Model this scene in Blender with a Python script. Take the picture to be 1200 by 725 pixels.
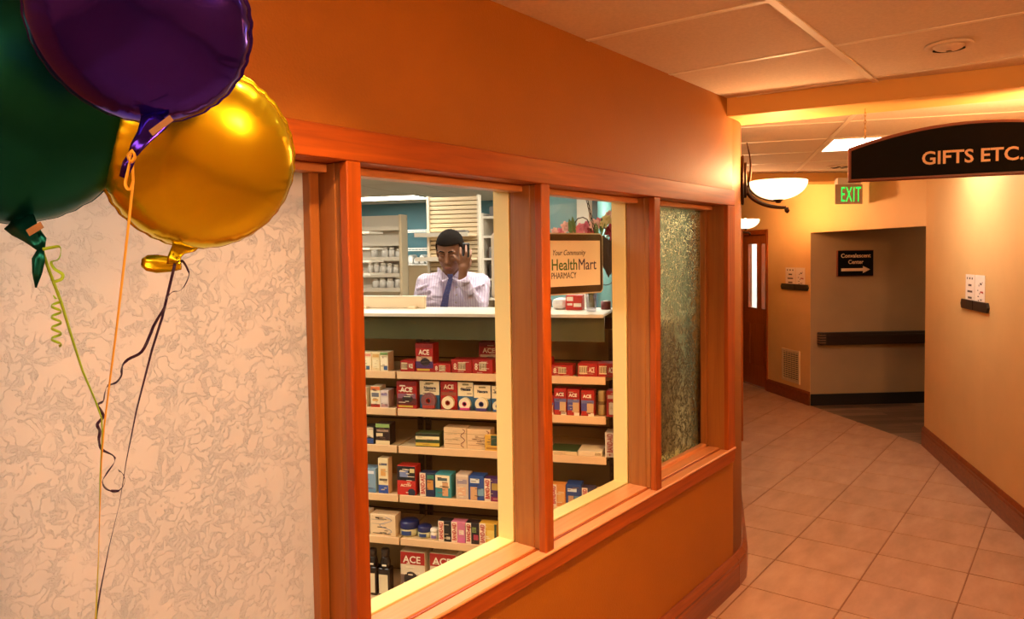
import bpy, bmesh, math, random
import numpy as np
from mathutils import Vector, Matrix
random.seed(7)
SC = bpy.context.scene
COL = SC.collection
for o in list(bpy.data.objects):
    bpy.data.objects.remove(o)

# ------------------------------------------------------------------ camera
FPX, YAW, PITCH, ROLL, EYE = 873.66, 0.657, 0.045, -0.015, 1.75
CX, CY = 600.147, 339.28            # principal point in the 1200x725 frame
def cam_axes():
    f = np.array([math.cos(YAW)*math.cos(PITCH), math.sin(YAW)*math.cos(PITCH), -math.sin(PITCH)])
    r = np.array([math.sin(YAW), -math.cos(YAW), 0.0]); u = np.cross(r, f)
    c, s = math.cos(ROLL), math.sin(ROLL)
    return c*r+s*u, -s*r+c*u, f
AXR, AXU, AXF = cam_axes()
camd = bpy.data.cameras.new('camera'); cam = bpy.data.objects.new('camera', camd); COL.objects.link(cam)
m = Matrix.Identity(4)
for i in range(3):
    m[i][0], m[i][1], m[i][2] = AXR[i], AXU[i], -AXF[i]
m[2][3] = EYE
cam.matrix_world = m
camd.sensor_width = 36; camd.lens = FPX/1200*36
camd.shift_x = -(CX-600)/1200; camd.shift_y = -(362.5-CY)/1200
camd.clip_start = 0.02
SC.camera = cam

# ------------------------------------------------------------------ world, exposure
w = bpy.data.worlds.new('world'); SC.world = w; w.use_nodes = True
w.node_tree.nodes['Background'].inputs[0].default_value = (0.5, 0.5, 0.5, 1)
w.node_tree.nodes['Background'].inputs[1].default_value = 0.0
SC.view_settings.view_transform = 'Standard'; SC.view_settings.look = 'None'
SC.view_settings.gamma = 1; SC.view_settings.use_curve_mapping = False
SC.view_settings.exposure = 1.5
SC.cycles.max_bounces = 8; SC.cycles.transparent_max_bounces = 16
SC.cycles.sample_clamp_indirect = 6.0
SC.cycles.caustics_reflective = False; SC.cycles.caustics_refractive = False
WARM = (1.0, 0.51, 0.215)            # corridor lamps
COOL = (1.0, 0.90, 0.76)            # pharmacy troffers
E_SCONCE, E_TROFFER_HALL, E_TROFFER_PHARM, E_DOWN = 23.0, 5.0, 6.8, 34.0

# ------------------------------------------------------------------ geometry helpers
def ray(x, y):
    v = AXR*((x-CX)/FPX) - AXU*((y-CY)/FPX) + AXF
    return v
EYEV = np.array([0, 0, EYE])
def px_plane(x, y, p, n):
    d = ray(x, y); n = np.array(n, float); p = np.array(p, float)
    return Vector(EYEV + d*(((p-EYEV) @ n)/(d @ n)))
def px_z(x, y, z): return px_plane(x, y, (0, 0, z), (0, 0, 1))
def px_y(x, y, Y): return px_plane(x, y, (0, Y, 0), (0, 1, 0))
def px_d(x, y, dep): return Vector(EYEV + ray(x, y)*dep)

ORG = {}
def lin(h):
    h = h.lstrip('#')
    r = []
    for i in (0, 2, 4):
        c = int(h[i:i+2], 16)/255
        r.append(c/12.92 if c <= .04045 else ((c+.055)/1.055)**2.4)
    return tuple(r)

def obj(name, verts, faces, mat, parent=None, smooth=False, bevel=0.0, seg=1):
    """verts are world coordinates; the object hangs under its parent"""
    org = ORG.get(parent.name, Vector((0, 0, 0))) if parent else Vector((0, 0, 0))
    me = bpy.data.meshes.new(name)
    me.from_pydata([tuple(Vector(v)-org) for v in verts], [], [tuple(f) for f in faces])
    if bevel > 0 or True:
        bm = bmesh.new(); bm.from_mesh(me)
        bmesh.ops.recalc_face_normals(bm, faces=bm.faces)
        if bevel > 0:
            es = [e for e in bm.edges if len(e.link_faces) == 2 and e.calc_face_angle(0) > 0.5]
            bmesh.ops.bevel(bm, geom=es, offset=bevel, segments=seg, affect='EDGES', profile=0.5)
        bm.to_mesh(me); bm.free()
    if smooth:
        for p in me.polygons: p.use_smooth = True
    o = bpy.data.objects.new(name, me); COL.objects.link(o)
    if mat: me.materials.append(MAT[mat] if isinstance(mat, str) else mat)
    if parent: o.parent = parent
    ORG[o.name] = org
    return o

def thing(name, label, cat, loc, group=None):
    e = bpy.data.objects.new(name, None); COL.objects.link(e)
    e.location = loc; e.empty_display_size = 0.05
    e['label'] = label; e['category'] = cat
    if group: e['group'] = group
    ORG[e.name] = Vector(loc)
    return e
def tag(o, label, cat, group=None):
    o['label'] = label; o['category'] = cat
    if group: o['group'] = group
    return o
def struct(o):
    o['kind'] = 'structure'; return o
def sroot(name, loc=(0, 0, 0)):
    e = bpy.data.objects.new(name, None); COL.objects.link(e); e.location = loc
    e['kind'] = 'structure'; ORG[e.name] = Vector(loc); return e

BOXF = [(0, 1, 2, 3), (4, 7, 6, 5), (0, 4, 5, 1), (1, 5, 6, 2), (2, 6, 7, 3), (3, 7, 4, 0)]
class Fr:
    """a right-handed-enough frame: o + a*right + b*into + c*up"""
    def __init__(s, o, r, i, u=(0, 0, 1)):
        s.o, s.r, s.i, s.u = Vector(o), Vector(r).normalized(), Vector(i).normalized(), Vector(u).normalized()
    def p(s, a, b, c): return s.o + s.r*a + s.i*b + s.u*c
    def at(s, a, b, c): return Fr(s.p(a, b, c), s.r, s.i, s.u)
    def rot(s, ang):
        c, n = math.cos(ang), math.sin(ang)
        return Fr(s.o, s.r*c + s.i*n, s.i*c - s.r*n, s.u)
def bxv(fr, a0, a1, b0, b1, c0, c1):
    return [fr.p(a0, b0, c0), fr.p(a1, b0, c0), fr.p(a1, b0, c1), fr.p(a0, b0, c1),
            fr.p(a0, b1, c0), fr.p(a1, b1, c0), fr.p(a1, b1, c1), fr.p(a0, b1, c1)]
W0 = Fr((0, 0, 0), (1, 0, 0), (0, 1, 0))
def box(name, fr, a0, a1, b0, b1, c0, c1, mat, parent=None, bevel=0.0, seg=1, smooth=False):
    return obj(name, bxv(fr, a0, a1, b0, b1, c0, c1), BOXF, mat, parent, smooth, bevel, seg)
def boxes(name, lst, mat, parent=None, bevel=0.0):
    """several (frame, a0,a1,b0,b1,c0,c1) as ONE part"""
    v, f = [], []
    for t in lst:
        k = len(v); v += bxv(*t); f += [tuple(i+k for i in q) for q in BOXF]
    return obj(name, v, f, mat, parent, False, bevel)
def prism(name, fr, poly, b0, b1, mat, parent=None, bevel=0.0, smooth=False):
    """poly in (right, up) of the frame, extruded along into"""
    n = len(poly)
    v = [fr.p(a, b0, c) for a, c in poly] + [fr.p(a, b1, c) for a, c in poly]
    f = [tuple(range(n)), tuple(range(2*n-1, n-1, -1))] + [(i, (i+1) % n, n+(i+1) % n, n+i) for i in range(n)]
    return obj(name, v, f, mat, parent, smooth, bevel)
def slab(name, poly, z0, z1, mat, parent=None, bevel=0.0):
    n = len(poly)
    v = [(a, c, z0) for a, c in poly] + [(a, c, z1) for a, c in poly]
    f = [tuple(range(n)), tuple(range(2*n-1, n-1, -1))] + [(i, (i+1) % n, n+(i+1) % n, n+i) for i in range(n)]
    return obj(name, v, f, mat, parent, False, bevel)
def clip(poly, p, n):
    """keep the side where (q-p).n <= 0"""
    out = []
    for i in range(len(poly)):
        a, b = poly[i], poly[(i+1) % len(poly)]
        da = (a[0]-p[0])*n[0]+(a[1]-p[1])*n[1]; db = (b[0]-p[0])*n[0]+(b[1]-p[1])*n[1]
        if da <= 0: out.append(a)
        if (da < 0 < db) or (db < 0 < da):
            t = da/(da-db); out.append((a[0]+t*(b[0]-a[0]), a[1]+t*(b[1]-a[1])))
    return out
def clipall(poly, hs):
    for p, n in hs:
        poly = clip(poly, p, n)
        if len(poly) < 3: return []
    return poly
def area(poly):
    return abs(sum(poly[i][0]*poly[(i+1) % len(poly)][1]-poly[(i+1) % len(poly)][0]*poly[i][1] for i in range(len(poly))))/2
def tubev(pts, rad, sides=8, closed=False, cap=True):
    pts = [Vector(p) for p in pts]; n = len(pts)
    rads = rad if isinstance(rad, (list, tuple)) else [rad]*n
    v, f = [], []
    up = None
    for i, p in enumerate(pts):
        t = (pts[(i+1) % n if closed else min(i+1, n-1)] - pts[(i-1) % n if closed else max(i-1, 0)])
        t = t.normalized() if t.length > 1e-9 else Vector((0, 0, 1))
        if up is None:
            up = t.orthogonal().normalized()
        up = (up - t*up.dot(t))
        up = up.normalized() if up.length > 1e-6 else t.orthogonal().normalized()
        s = t.cross(up)
        for k in range(sides):
            a = 2*math.pi*k/sides
            v.append(p + (up*math.cos(a) + s*math.sin(a))*rads[i])
    m_ = n if closed else n-1
    for i in range(m_):
        for k in range(sides):
            a, b = i*sides+k, i*sides+(k+1) % sides
            j = ((i+1) % n)*sides
            f.append((a, b, j+(k+1) % sides, j+k))
    if cap and not closed:
        f.append(tuple(range(sides-1, -1, -1))); f.append(tuple(range((n-1)*sides, n*sides)))
    return v, f
def tube(name, pts, rad, mat, parent=None, sides=8, closed=False):
    v, f = tubev(pts, rad, sides, closed)
    return obj(name, v, f, mat, parent, True)
def lathe(name, fr, prof, mat, parent=None, n=24, smooth=True):
    """profile of (radius, height) about the frame's up axis"""
    v, f = [], []
    for r, h in prof:
        for k in range(n):
            a = 2*math.pi*k/n
            v.append(fr.p(r*math.cos(a), r*math.sin(a), h))
    for i in range(len(prof)-1):
        for k in range(n):
            f.append((i*n+k, i*n+(k+1) % n, (i+1)*n+(k+1) % n, (i+1)*n+k))
    if prof[0][0] > 1e-6: f.append(tuple(range(n-1, -1, -1)))
    if prof[-1][0] > 1e-6: f.append(tuple(range((len(prof)-1)*n, len(prof)*n)))
    o = obj(name, v, f, mat, parent, smooth)
    return o
def strip(name, pts, wid, side, mat, parent=None, thick=0.0006):
    """a flat ribbon along pts; side = list or one width direction"""
    v, f = [], []
    n = len(pts)
    for i, p in enumerate(pts):
        p = Vector(p)
        s = Vector(side[i] if isinstance(side, list) else side).normalized()
        t = (Vector(pts[min(i+1, n-1)])-Vector(pts[max(i-1, 0)])).normalized()
        nn = t.cross(s).normalized()
        for q in (-1, 1):
            v.append(p + s*(wid/2*q) - nn*thick/2); v.append(p + s*(wid/2*q) + nn*thick/2)
    for i in range(n-1):
        a, b = i*4, i*4+4
        f += [(a, a+2, b+2, b), (a+1, b+1, b+3, a+3), (a, b, b+1, a+1), (a+2, a+3, b+3, b+2)]
    f += [(0, 1, 3, 2), (n*4-4, n*4-2, n*4-1, n*4-3)]
    return obj(name, v, f, mat, parent, True)
def text(name, s, fr, size, mat, parent, extrude=0.0006, align='LEFT', shear=0.0, width=None, bold=0.0, spacing=1.0, off=0.0):
    """lettering on the frame's right/up plane, front face towards -into; size = cap height"""
    c = bpy.data.curves.new(name, 'FONT'); c.body = s; c.size = size/0.70; c.extrude = extrude
    c.align_x = align; c.shear = shear; c.offset = bold; c.space_character = spacing; c.resolution_u = 3
    t = bpy.data.objects.new(name+'_tmp', c); COL.objects.link(t)
    dg = bpy.context.evaluated_depsgraph_get()
    me0 = bpy.data.meshes.new_from_object(t.evaluated_get(dg))
    bpy.data.objects.remove(t)
    vs = [v.co.copy() for v in me0.vertices]; fs = [tuple(p.vertices) for p in me0.polygons]
    bpy.data.meshes.remove(me0)
    if not vs: return None
    if width:
        x0 = min(v.x for v in vs); x1 = max(v.x for v in vs); k = width/(x1-x0)
        for v in vs: v.x = x0+(v.x-x0)*k if align == 'LEFT' else v.x*k
    return obj(name, [fr.p(v.x, -v.z-off, v.y) for v in vs], fs, mat, parent)

# ------------------------------------------------------------------ materials
MAT = {}
def nodes(name):
    mt = bpy.data.materials.new(name); mt.use_nodes = True; MAT[name] = mt
    nt = mt.node_tree; b = nt.nodes['Principled BSDF']
    return mt, nt, b
def N(nt, typ, **kw):
    n = nt.nodes.new(typ)
    for k, v in kw.items():
        if hasattr(n, k): setattr(n, k, v)
        else: n.inputs[k].default_value = v
    return n
def ramp(nt, fac, stops):
    r = nt.nodes.new('ShaderNodeValToRGB'); e = r.color_ramp.elements
    while len(e) < len(stops): e.new(0.5)
    for k, (p, c) in enumerate(stops):
        e[k].position = p; e[k].color = (*c, 1)
    nt.links.new(fac, r.inputs[0]); return r.outputs[0]
def plain(name, col, rough=0.5, metal=0.0, var=0.0, vscale=12.0, bump=0.0, bscale=60.0, spec=0.5, emis=None, estr=0.0, stretch=None):
    mt, nt, b = nodes(name)
    c = lin(col) if isinstance(col, str) else col
    b.inputs['Base Color'].default_value = (*c, 1); b.inputs['Roughness'].default_value = rough
    b.inputs['Metallic'].default_value = metal; b.inputs['Specular IOR Level'].default_value = spec
    tc = N(nt, 'ShaderNodeTexCoord'); vec = tc.outputs['Object']
    if stretch:
        mp = N(nt, 'ShaderNodeMapping'); mp.inputs['Scale'].default_value = stretch
        nt.links.new(vec, mp.inputs[0]); vec = mp.outputs[0]
    if var > 0:
        nz = N(nt, 'ShaderNodeTexNoise'); nz.inputs['Scale'].default_value = vscale; nz.inputs['Detail'].default_value = 4
        nt.links.new(vec, nz.inputs['Vector'])
        lo = tuple(x*(1-var) for x in c); hi = tuple(min(1, x*(1+var)) for x in c)
        nt.links.new(ramp(nt, nz.outputs[0], [(0.3, lo), (0.7, hi)]), b.inputs['Base Color'])
    if bump > 0:
        nz2 = N(nt, 'ShaderNodeTexNoise'); nz2.inputs['Scale'].default_value = bscale; nz2.inputs['Detail'].default_value = 3
        nt.links.new(vec, nz2.inputs['Vector'])
        bp = N(nt, 'ShaderNodeBump'); bp.inputs['Strength'].default_value = bump; bp.inputs['Distance'].default_value = 0.004
        nt.links.new(nz2.outputs[0], bp.inputs['Height']); nt.links.new(bp.outputs[0], b.inputs['Normal'])
    if emis:
        b.inputs['Emission Color'].default_value = (*emis, 1); b.inputs['Emission Strength'].default_value = estr
    return mt
def wood(name, c1, c2, axis, rough=0.32, coat=0.3, sc=1.0):
    mt, nt, b = nodes(name)
    tc = N(nt, 'ShaderNodeTexCoord'); mp = N(nt, 'ShaderNodeMapping')
    s = {'x': (1.2, 22, 22), 'y': (22, 1.2, 22), 'z': (22, 22, 1.2)}[axis]
    mp.inputs['Scale'].default_value = tuple(q*sc for q in s); nt.links.new(tc.outputs['Object'], mp.inputs[0])
    oi = N(nt, 'ShaderNodeObjectInfo'); ad = N(nt, 'ShaderNodeVectorMath', operation='ADD')
    sc_ = N(nt, 'ShaderNodeMath', operation='MULTIPLY'); sc_.inputs[1].default_value = 9.0
    nt.links.new(oi.outputs['Random'], sc_.inputs[0]); nt.links.new(mp.outputs[0], ad.inputs[0]); nt.links.new(sc_.outputs[0], ad.inputs[1])
    nz = N(nt, 'ShaderNodeTexNoise'); nz.inputs['Scale'].default_value = 2.2; nz.inputs['Detail'].default_value = 6; nz.inputs['Distortion'].default_value = 0.6
    nt.links.new(ad.outputs[0], nz.inputs['Vector'])
    nt.links.new(ramp(nt, nz.outputs[0], [(0.3, lin(c1)), (0.72, lin(c2))]), b.inputs['Base Color'])
    b.inputs['Roughness'].default_value = rough
    b.inputs['Coat Weight'].default_value = coat; b.inputs['Coat Roughness'].default_value = 0.15
    return mt
def emit(name, col, strength):
    mt = bpy.data.materials.new(name); mt.use_nodes = True; MAT[name] = mt
    nt = mt.node_tree; nt.nodes.remove(nt.nodes['Principled BSDF'])
    e = nt.nodes.new('ShaderNodeEmission'); e.inputs[0].default_value = (*col, 1); e.inputs[1].default_value = strength
    nt.links.new(e.outputs[0], nt.nodes['Material Output'].inputs[0]); return mt

plain('wall_orange', '#9a5e08', 0.55, var=0.05, vscale=3, bump=0.35, bscale=170)
plain('wall_yellow', '#e0b878', 0.6, var=0.04, vscale=3, bump=0.15, bscale=160)
plain('wall_beam', '#dfae5e', 0.6, var=0.03, vscale=3)
plain('wall_gray', '#a88c66', 0.6, var=0.06, vscale=2.5, bump=0.1, bscale=150)
plain('wall_teal', '#50808e', 0.6, var=0.05, vscale=2)
plain('wall_teal_light', '#7aa8ac', 0.6, var=0.04, vscale=2)
plain('wall_white', '#d9d3c6', 0.6, var=0.03, vscale=2)
plain('ceil_panel', '#d8c8b4', 0.85, var=0.06, vscale=90, bump=0.25, bscale=220)
plain('ceil_void', '#c9b8a0', 0.9)
plain('tbar', '#e6dccb', 0.5)
wood('wood_x', '#803804', '#a85008', 'x', .42, .12); wood('wood_z', '#803804', '#a85008', 'z', .42, .12); wood('wood_y', '#803804', '#a85008', 'y', .42, .12)
wood('wood_sill_lit', '#c88a5a', '#d69a6a', 'x', 0.35, .15)  # lighter than the casing wood: light falling on the sill put into colour
wood('wood_jamb', '#8e5826', '#a0682e', 'z', 0.45, .1)
wood('wood_base', '#70320e', '#8c4416', 'x', 0.35)
wood('wood_door', '#9a4c1a', '#b4642a', 'z', 0.35)
plain('cream_jamb', '#f2dc9a', 0.5)
plain('base_black', '#1a1712', 0.5)
plain('floor_base', '#8a5f42', 0.8)
plain('pharm_floor', '#a89a86', 0.5, var=0.1, vscale=4)
# floor tile: mottled, every tile with its own shift
mt, nt, b = nodes('tile')
tc = N(nt, 'ShaderNodeTexCoord'); oi = N(nt, 'ShaderNodeObjectInfo')
ad = N(nt, 'ShaderNodeVectorMath', operation='ADD'); ml = N(nt, 'ShaderNodeMath', operation='MULTIPLY'); ml.inputs[1].default_value = 37.0
nt.links.new(oi.outputs['Random'], ml.inputs[0]); nt.links.new(tc.outputs['Object'], ad.inputs[0]); nt.links.new(ml.outputs[0], ad.inputs[1])
mp = N(nt, 'ShaderNodeMapping'); mp.inputs['Scale'].default_value = (1.0, 2.6, 1); nt.links.new(ad.outputs[0], mp.inputs[0])
nz = N(nt, 'ShaderNodeTexNoise'); nz.inputs['Scale'].default_value = 3.2; nz.inputs['Detail'].default_value = 7; nz.inputs['Roughness'].default_value = 0.62
nt.links.new(mp.outputs[0], nz.inputs['Vector'])
cr = ramp(nt, nz.outputs[0], [(0.28, lin('#9a7658')), (0.5, lin('#ab8466')), (0.72, lin('#b79274'))])
nt.links.new(cr, b.inputs['Base Color']); b.inputs['Roughness'].default_value = 0.42
# dark plank floor of the side passage
mt, nt, b = nodes('plank_floor')
tc = N(nt, 'ShaderNodeTexCoord'); mp = N(nt, 'ShaderNodeMapping'); mp.inputs['Rotation'].default_value = (0, 0, math.radians(49.4))
nt.links.new(tc.outputs['Object'], mp.inputs[0])
bk = N(nt, 'ShaderNodeTexBrick'); bk.inputs['Scale'].default_value = 1.0; bk.inputs['Brick Width'].default_value = 1.1; bk.inputs['Row Height'].default_value = 0.13
bk.inputs['Mortar Size'].default_value = 0.003; bk.inputs['Color1'].default_value = (*lin('#4e3a2a'), 1); bk.inputs['Color2'].default_value = (*lin('#8a6e58'), 1); bk.inputs['Mortar'].default_value = (*lin('#2a1f18'), 1)
nt.links.new(mp.outputs[0], bk.inputs['Vector'])
mp2 = N(nt, 'ShaderNodeMapping'); mp2.inputs['Scale'].default_value = (2, 40, 1); nt.links.new(mp.outputs[0], mp2.inputs[0])
nz = N(nt, 'ShaderNodeTexNoise'); nz.inputs['Scale'].default_value = 1.5; nz.inputs['Detail'].default_value = 5; nt.links.new(mp2.outputs[0], nz.inputs['Vector'])
mx = N(nt, 'ShaderNodeMix', data_type='RGBA', blend_type='MULTIPLY'); mx.inputs[0].default_value = 0.9
nt.links.new(bk.outputs[0], mx.inputs[6]); nt.links.new(ramp(nt, nz.outputs[0], [(0.35, (.35, .35, .35)), (0.65, (1.25, 1.25, 1.25))]), mx.inputs[7])
nt.links.new(mx.outputs[2], b.inputs['Base Color']); b.inputs['Roughness'].default_value = 0.45
# pharmacy ceiling: grid far away
mt, nt, b = nodes('pharm_ceiling')
tc = N(nt, 'ShaderNodeTexCoord'); mp = N(nt, 'ShaderNodeMapping'); mp.inputs['Rotation'].default_value = (0, 0, math.radians(-22.5)); nt.links.new(tc.outputs['Object'], mp.inputs[0])
bk = N(nt, 'ShaderNodeTexBrick'); bk.inputs['Scale'].default_value = 1.0; bk.inputs['Brick Width'].default_value = 1.22; bk.inputs['Row Height'].default_value = 0.61; bk.offset = 0
bk.inputs['Mortar Size'].default_value = 0.012; bk.inputs['Color1'].default_value = (*lin('#cfc3b2'), 1); bk.inputs['Color2'].default_value = (*lin('#c8bcab'), 1); bk.inputs['Mortar'].default_value = (*lin('#b3a48e'), 1)
nt.links.new(mp.outputs[0], bk.inputs['Vector']); nt.links.new(bk.outputs[0], b.inputs['Base Color']); b.inputs['Roughness'].default_value = 0.9
# clear pane: thin glass = mostly straight through, a Fresnel reflection
mt, nt, b = nodes('clear_glass'); nt.nodes.remove(b)
tr = N(nt, 'ShaderNodeBsdfTransparent'); tr.inputs[0].default_value = (0.97, 0.985, 0.975, 1)
gl = N(nt, 'ShaderNodeBsdfGlossy'); gl.inputs['Roughness'].default_value = 0.01
lw_ = N(nt, 'ShaderNodeLayerWeight'); lw_.inputs[0].default_value = 0.5
pw = N(nt, 'ShaderNodeMath', operation='POWER'); pw.inputs[1].default_value = 5.0; nt.links.new(lw_.outputs['Facing'], pw.inputs[0])
fz = N(nt, 'ShaderNodeMath', operation='MULTIPLY_ADD'); fz.inputs[1].default_value = 0.45; fz.inputs[2].default_value = 0.012; nt.links.new(pw.outputs[0], fz.inputs[0])
mxs = N(nt, 'ShaderNodeMixShader'); nt.links.new(fz.outputs[0], mxs.inputs[0]); nt.links.new(tr.outputs[0], mxs.inputs[1]); nt.links.new(gl.outputs[0], mxs.inputs[2])
nt.links.new(mxs.outputs[0], nt.nodes['Material Output'].inputs[0])
def relief(nt, vec, scale):
    """worm-like ridges of patterned glass -> height socket"""
    n0 = N(nt, 'ShaderNodeTexNoise'); n0.inputs['Scale'].default_value = scale*0.55; n0.inputs['Detail'].default_value = 3
    nt.links.new(vec, n0.inputs['Vector'])
    mm = N(nt, 'ShaderNodeMix', data_type='RGBA', blend_type='LINEAR_LIGHT'); mm.inputs[0].default_value = 0.035
    nt.links.new(vec, mm.inputs[6]); nt.links.new(n0.outputs['Color'], mm.inputs[7])
    n1 = N(nt, 'ShaderNodeTexNoise'); n1.inputs['Scale'].default_value = scale; n1.inputs['Detail'].default_value = 3.0; n1.inputs['Roughness'].default_value = 0.55; n1.inputs['Distortion'].default_value = 0.7
    nt.links.new(mm.outputs[2], n1.inputs['Vector'])
    s = N(nt, 'ShaderNodeMath', operation='SUBTRACT'); s.inputs[1].default_value = 0.5; nt.links.new(n1.outputs[0], s.inputs[0])
    a = N(nt, 'ShaderNodeMath', operation='ABSOLUTE'); nt.links.new(s.outputs[0], a.inputs[0])
    mr = N(nt, 'ShaderNodeMapRange'); mr.inputs['From Min'].default_value = 0.0; mr.inputs['From Max'].default_value = 0.042; mr.inputs['To Min'].default_value = 1.0; mr.inputs['To Max'].default_value = 0.0
    nt.links.new(a.outputs[0], mr.inputs[0])
    # ridges come and go in patches
    n2 = N(nt, 'ShaderNodeTexNoise'); n2.inputs['Scale'].default_value = scale*0.42; n2.inputs['Detail'].default_value = 2
    nt.links.new(vec, n2.inputs['Vector'])
    m2 = N(nt, 'ShaderNodeMapRange'); m2.inputs['From Min'].default_value = 0.36; m2.inputs['From Max'].default_value = 0.5; nt.links.new(n2.outputs[0], m2.inputs[0])
    mu = N(nt, 'ShaderNodeMath', operation='MULTIPLY'); nt.links.new(mr.outputs[0], mu.inputs[0]); nt.links.new(m2.outputs[0], mu.inputs[1])
    return mu.outputs[0]
mt, nt, b = nodes('frosted_pattern')
tc = N(nt, 'ShaderNodeTexCoord'); hgt = relief(nt, tc.outputs['Object'], 34.0)
bp = N(nt, 'ShaderNodeBump'); bp.inputs['Strength'].default_value = 1.0; bp.inputs['Distance'].default_value = 0.010; nt.links.new(hgt, bp.inputs['Height'])
b.inputs['Base Color'].default_value = (*lin('#d8d0c8'), 1); b.inputs['Roughness'].default_value = 0.24
tl = N(nt, 'ShaderNodeBsdfTranslucent'); tl.inputs[0].default_value = (*lin('#eaded4'), 1)
mxs = N(nt, 'ShaderNodeMixShader'); mxs.inputs[0].default_value = 0.7
bp2 = N(nt, 'ShaderNodeBump'); bp2.inputs['Strength'].default_value = 0.4; bp2.inputs['Distance'].default_value = 0.004; nt.links.new(hgt, bp2.inputs['Height'])
nt.links.new(bp.outputs[0], b.inputs['Normal']); nt.links.new(bp2.outputs[0], tl.inputs['Normal'])
nt.links.new(b.outputs[0], mxs.inputs[1]); nt.links.new(tl.outputs[0], mxs.inputs[2]); nt.links.new(mxs.outputs[0], nt.nodes['Material Output'].inputs[0])
mt, nt, b = nodes('obscure_glass')
tc = N(nt, 'ShaderNodeTexCoord'); hgt = relief(nt, tc.outputs['Object'], 34.0)
bp = N(nt, 'ShaderNodeBump'); bp.inputs['Strength'].default_value = 1.0; bp.inputs['Distance'].default_value = 0.007; nt.links.new(hgt, bp.inputs['Height'])
b.inputs['Base Color'].default_value = (*lin('#f2e4a8'), 1); b.inputs['Roughness'].default_value = 0.24; b.inputs['Transmission Weight'].default_value = 1.0; b.inputs['IOR'].default_value = 1.25
nt.links.new(bp.outputs[0], b.inputs['Normal'])
emit('lamp_pharm', COOL, E_TROFFER_PHARM); emit('lamp_hall', (1, .86, .70), E_TROFFER_HALL)

# ------------------------------------------------------------------ room constants
WY, WT, CZ = 1.451, 0.19, 2.525          # corridor wall face, thickness, ceiling
C225, S225 = math.cos(math.radians(22.5)), math.sin(math.radians(22.5))
ARC_X, ARC_R = 3.75, 0.67
arc = [(ARC_X+ARC_R*math.sin(a), WY+ARC_R*(1-math.cos(a)), a) for a in [math.radians(22.5)*k/10 for k in range(11)]]
LEND = (10.45, arc[-1][1]+(10.45-arc[-1][0])*math.tan(math.radians(22.5)))
RC = Vector((7.487, 1.133, 0)); RD = Vector((-0.924, -0.383, 0)).normalized()     # right wall
FA = Vector((8.731, 2.473, 0)); FD = Vector((-0.68, -0.733, 0)).normalized()      # far wall, FD towards RC
FN = Vector((-0.733, 0.68, 0)).normalized()
GD = Vector((0.651, -0.759, 0)).normalized()                                     # passage direction
RN = Vector((-0.383, 0.924, 0)).normalized()
HS_LEFT1 = ((0, WY), (0, 1)); HS_RIGHT = ((RC.x, RC.y), (-RN.x, -RN.y))
HS_LEFT2 = ((arc[-1][0], arc[-1][1]), (-S225, C225)); HS_FAR = ((FA.x, FA.y), (-FN.x, -FN.y))
BA, BB = Vector((3.678, 1.454, 0)), Vector((3.872, 0.224, 0)); BDIR = (BB-BA).normalized(); BN = Vector((-BDIR.y, BDIR.x, 0))
if BN.x < 0: BN = -BN
BW = 0.31
# ================================================================== the setting
# ---- floor: slab, and every visible tile its own piece
fl = sroot('floor')
slab('screed', [(-4.3, 2.2), (-4.3, -4.0), (7.6, -4.0), (7.6, 0.9), (10.9, 4.4), (10.4, 5.0), (4.2, 2.2)], -0.08, -0.004, 'floor_base', fl)
TX, TY = 0.4206, 0.4508
X00, Y00 = 3.785, 1.382
gap = 0.0035
protos = {}
for i in range(-14, 17):
    for j in range(-10, 7):
        q = [(X00+i*TX+gap, Y00+j*TY+gap), (X00+(i+1)*TX-gap, Y00+j*TY+gap), (X00+(i+1)*TX-gap, Y00+(j+1)*TY-gap), (X00+i*TX+gap, Y00+(j+1)*TY-gap)]
        if q[2][0] < -1.0: continue
        c = clipall(list(q), [HS_RIGHT, HS_LEFT2 if q[0][0] > 3.9 else ((0, WY+0.12), (0, 1)), HS_FAR])
        if len(c) < 3 or area(c) < 0.004: continue
        full = abs(area(c)-(TX-2*gap)*(TY-2*gap)) < 1e-6
        if full and 'tile' in protos:
            o = protos['tile'].copy(); COL.objects.link(o); o.parent = fl
            o.location = (q[0][0], q[0][1], 0)
        elif full:
            o = obj('tile', [(a-q[0][0], b_-q[0][1], z) for z in (-0.008, 0) for a, b_ in q], [(3, 2, 1, 0), (4, 5, 6, 7), (0, 1, 5, 4), (1, 2, 6, 5), (2, 3, 7, 6), (3, 0, 4, 7)], 'tile', fl, bevel=0.0015)
            o.location = (q[0][0], q[0][1], 0); protos['tile'] = o
        else:
            slab('tile', c, -0.008, 0, 'tile', fl)
struct(slab('floor_passage', [tuple((FA+GD*a+FD*b_)[:2]) for a, b_ in ((0, -0.02), (4.2, -0.02), (4.2, 1.85), (0, 1.85))], -0.06, -0.001, 'plank_floor'))

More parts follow.
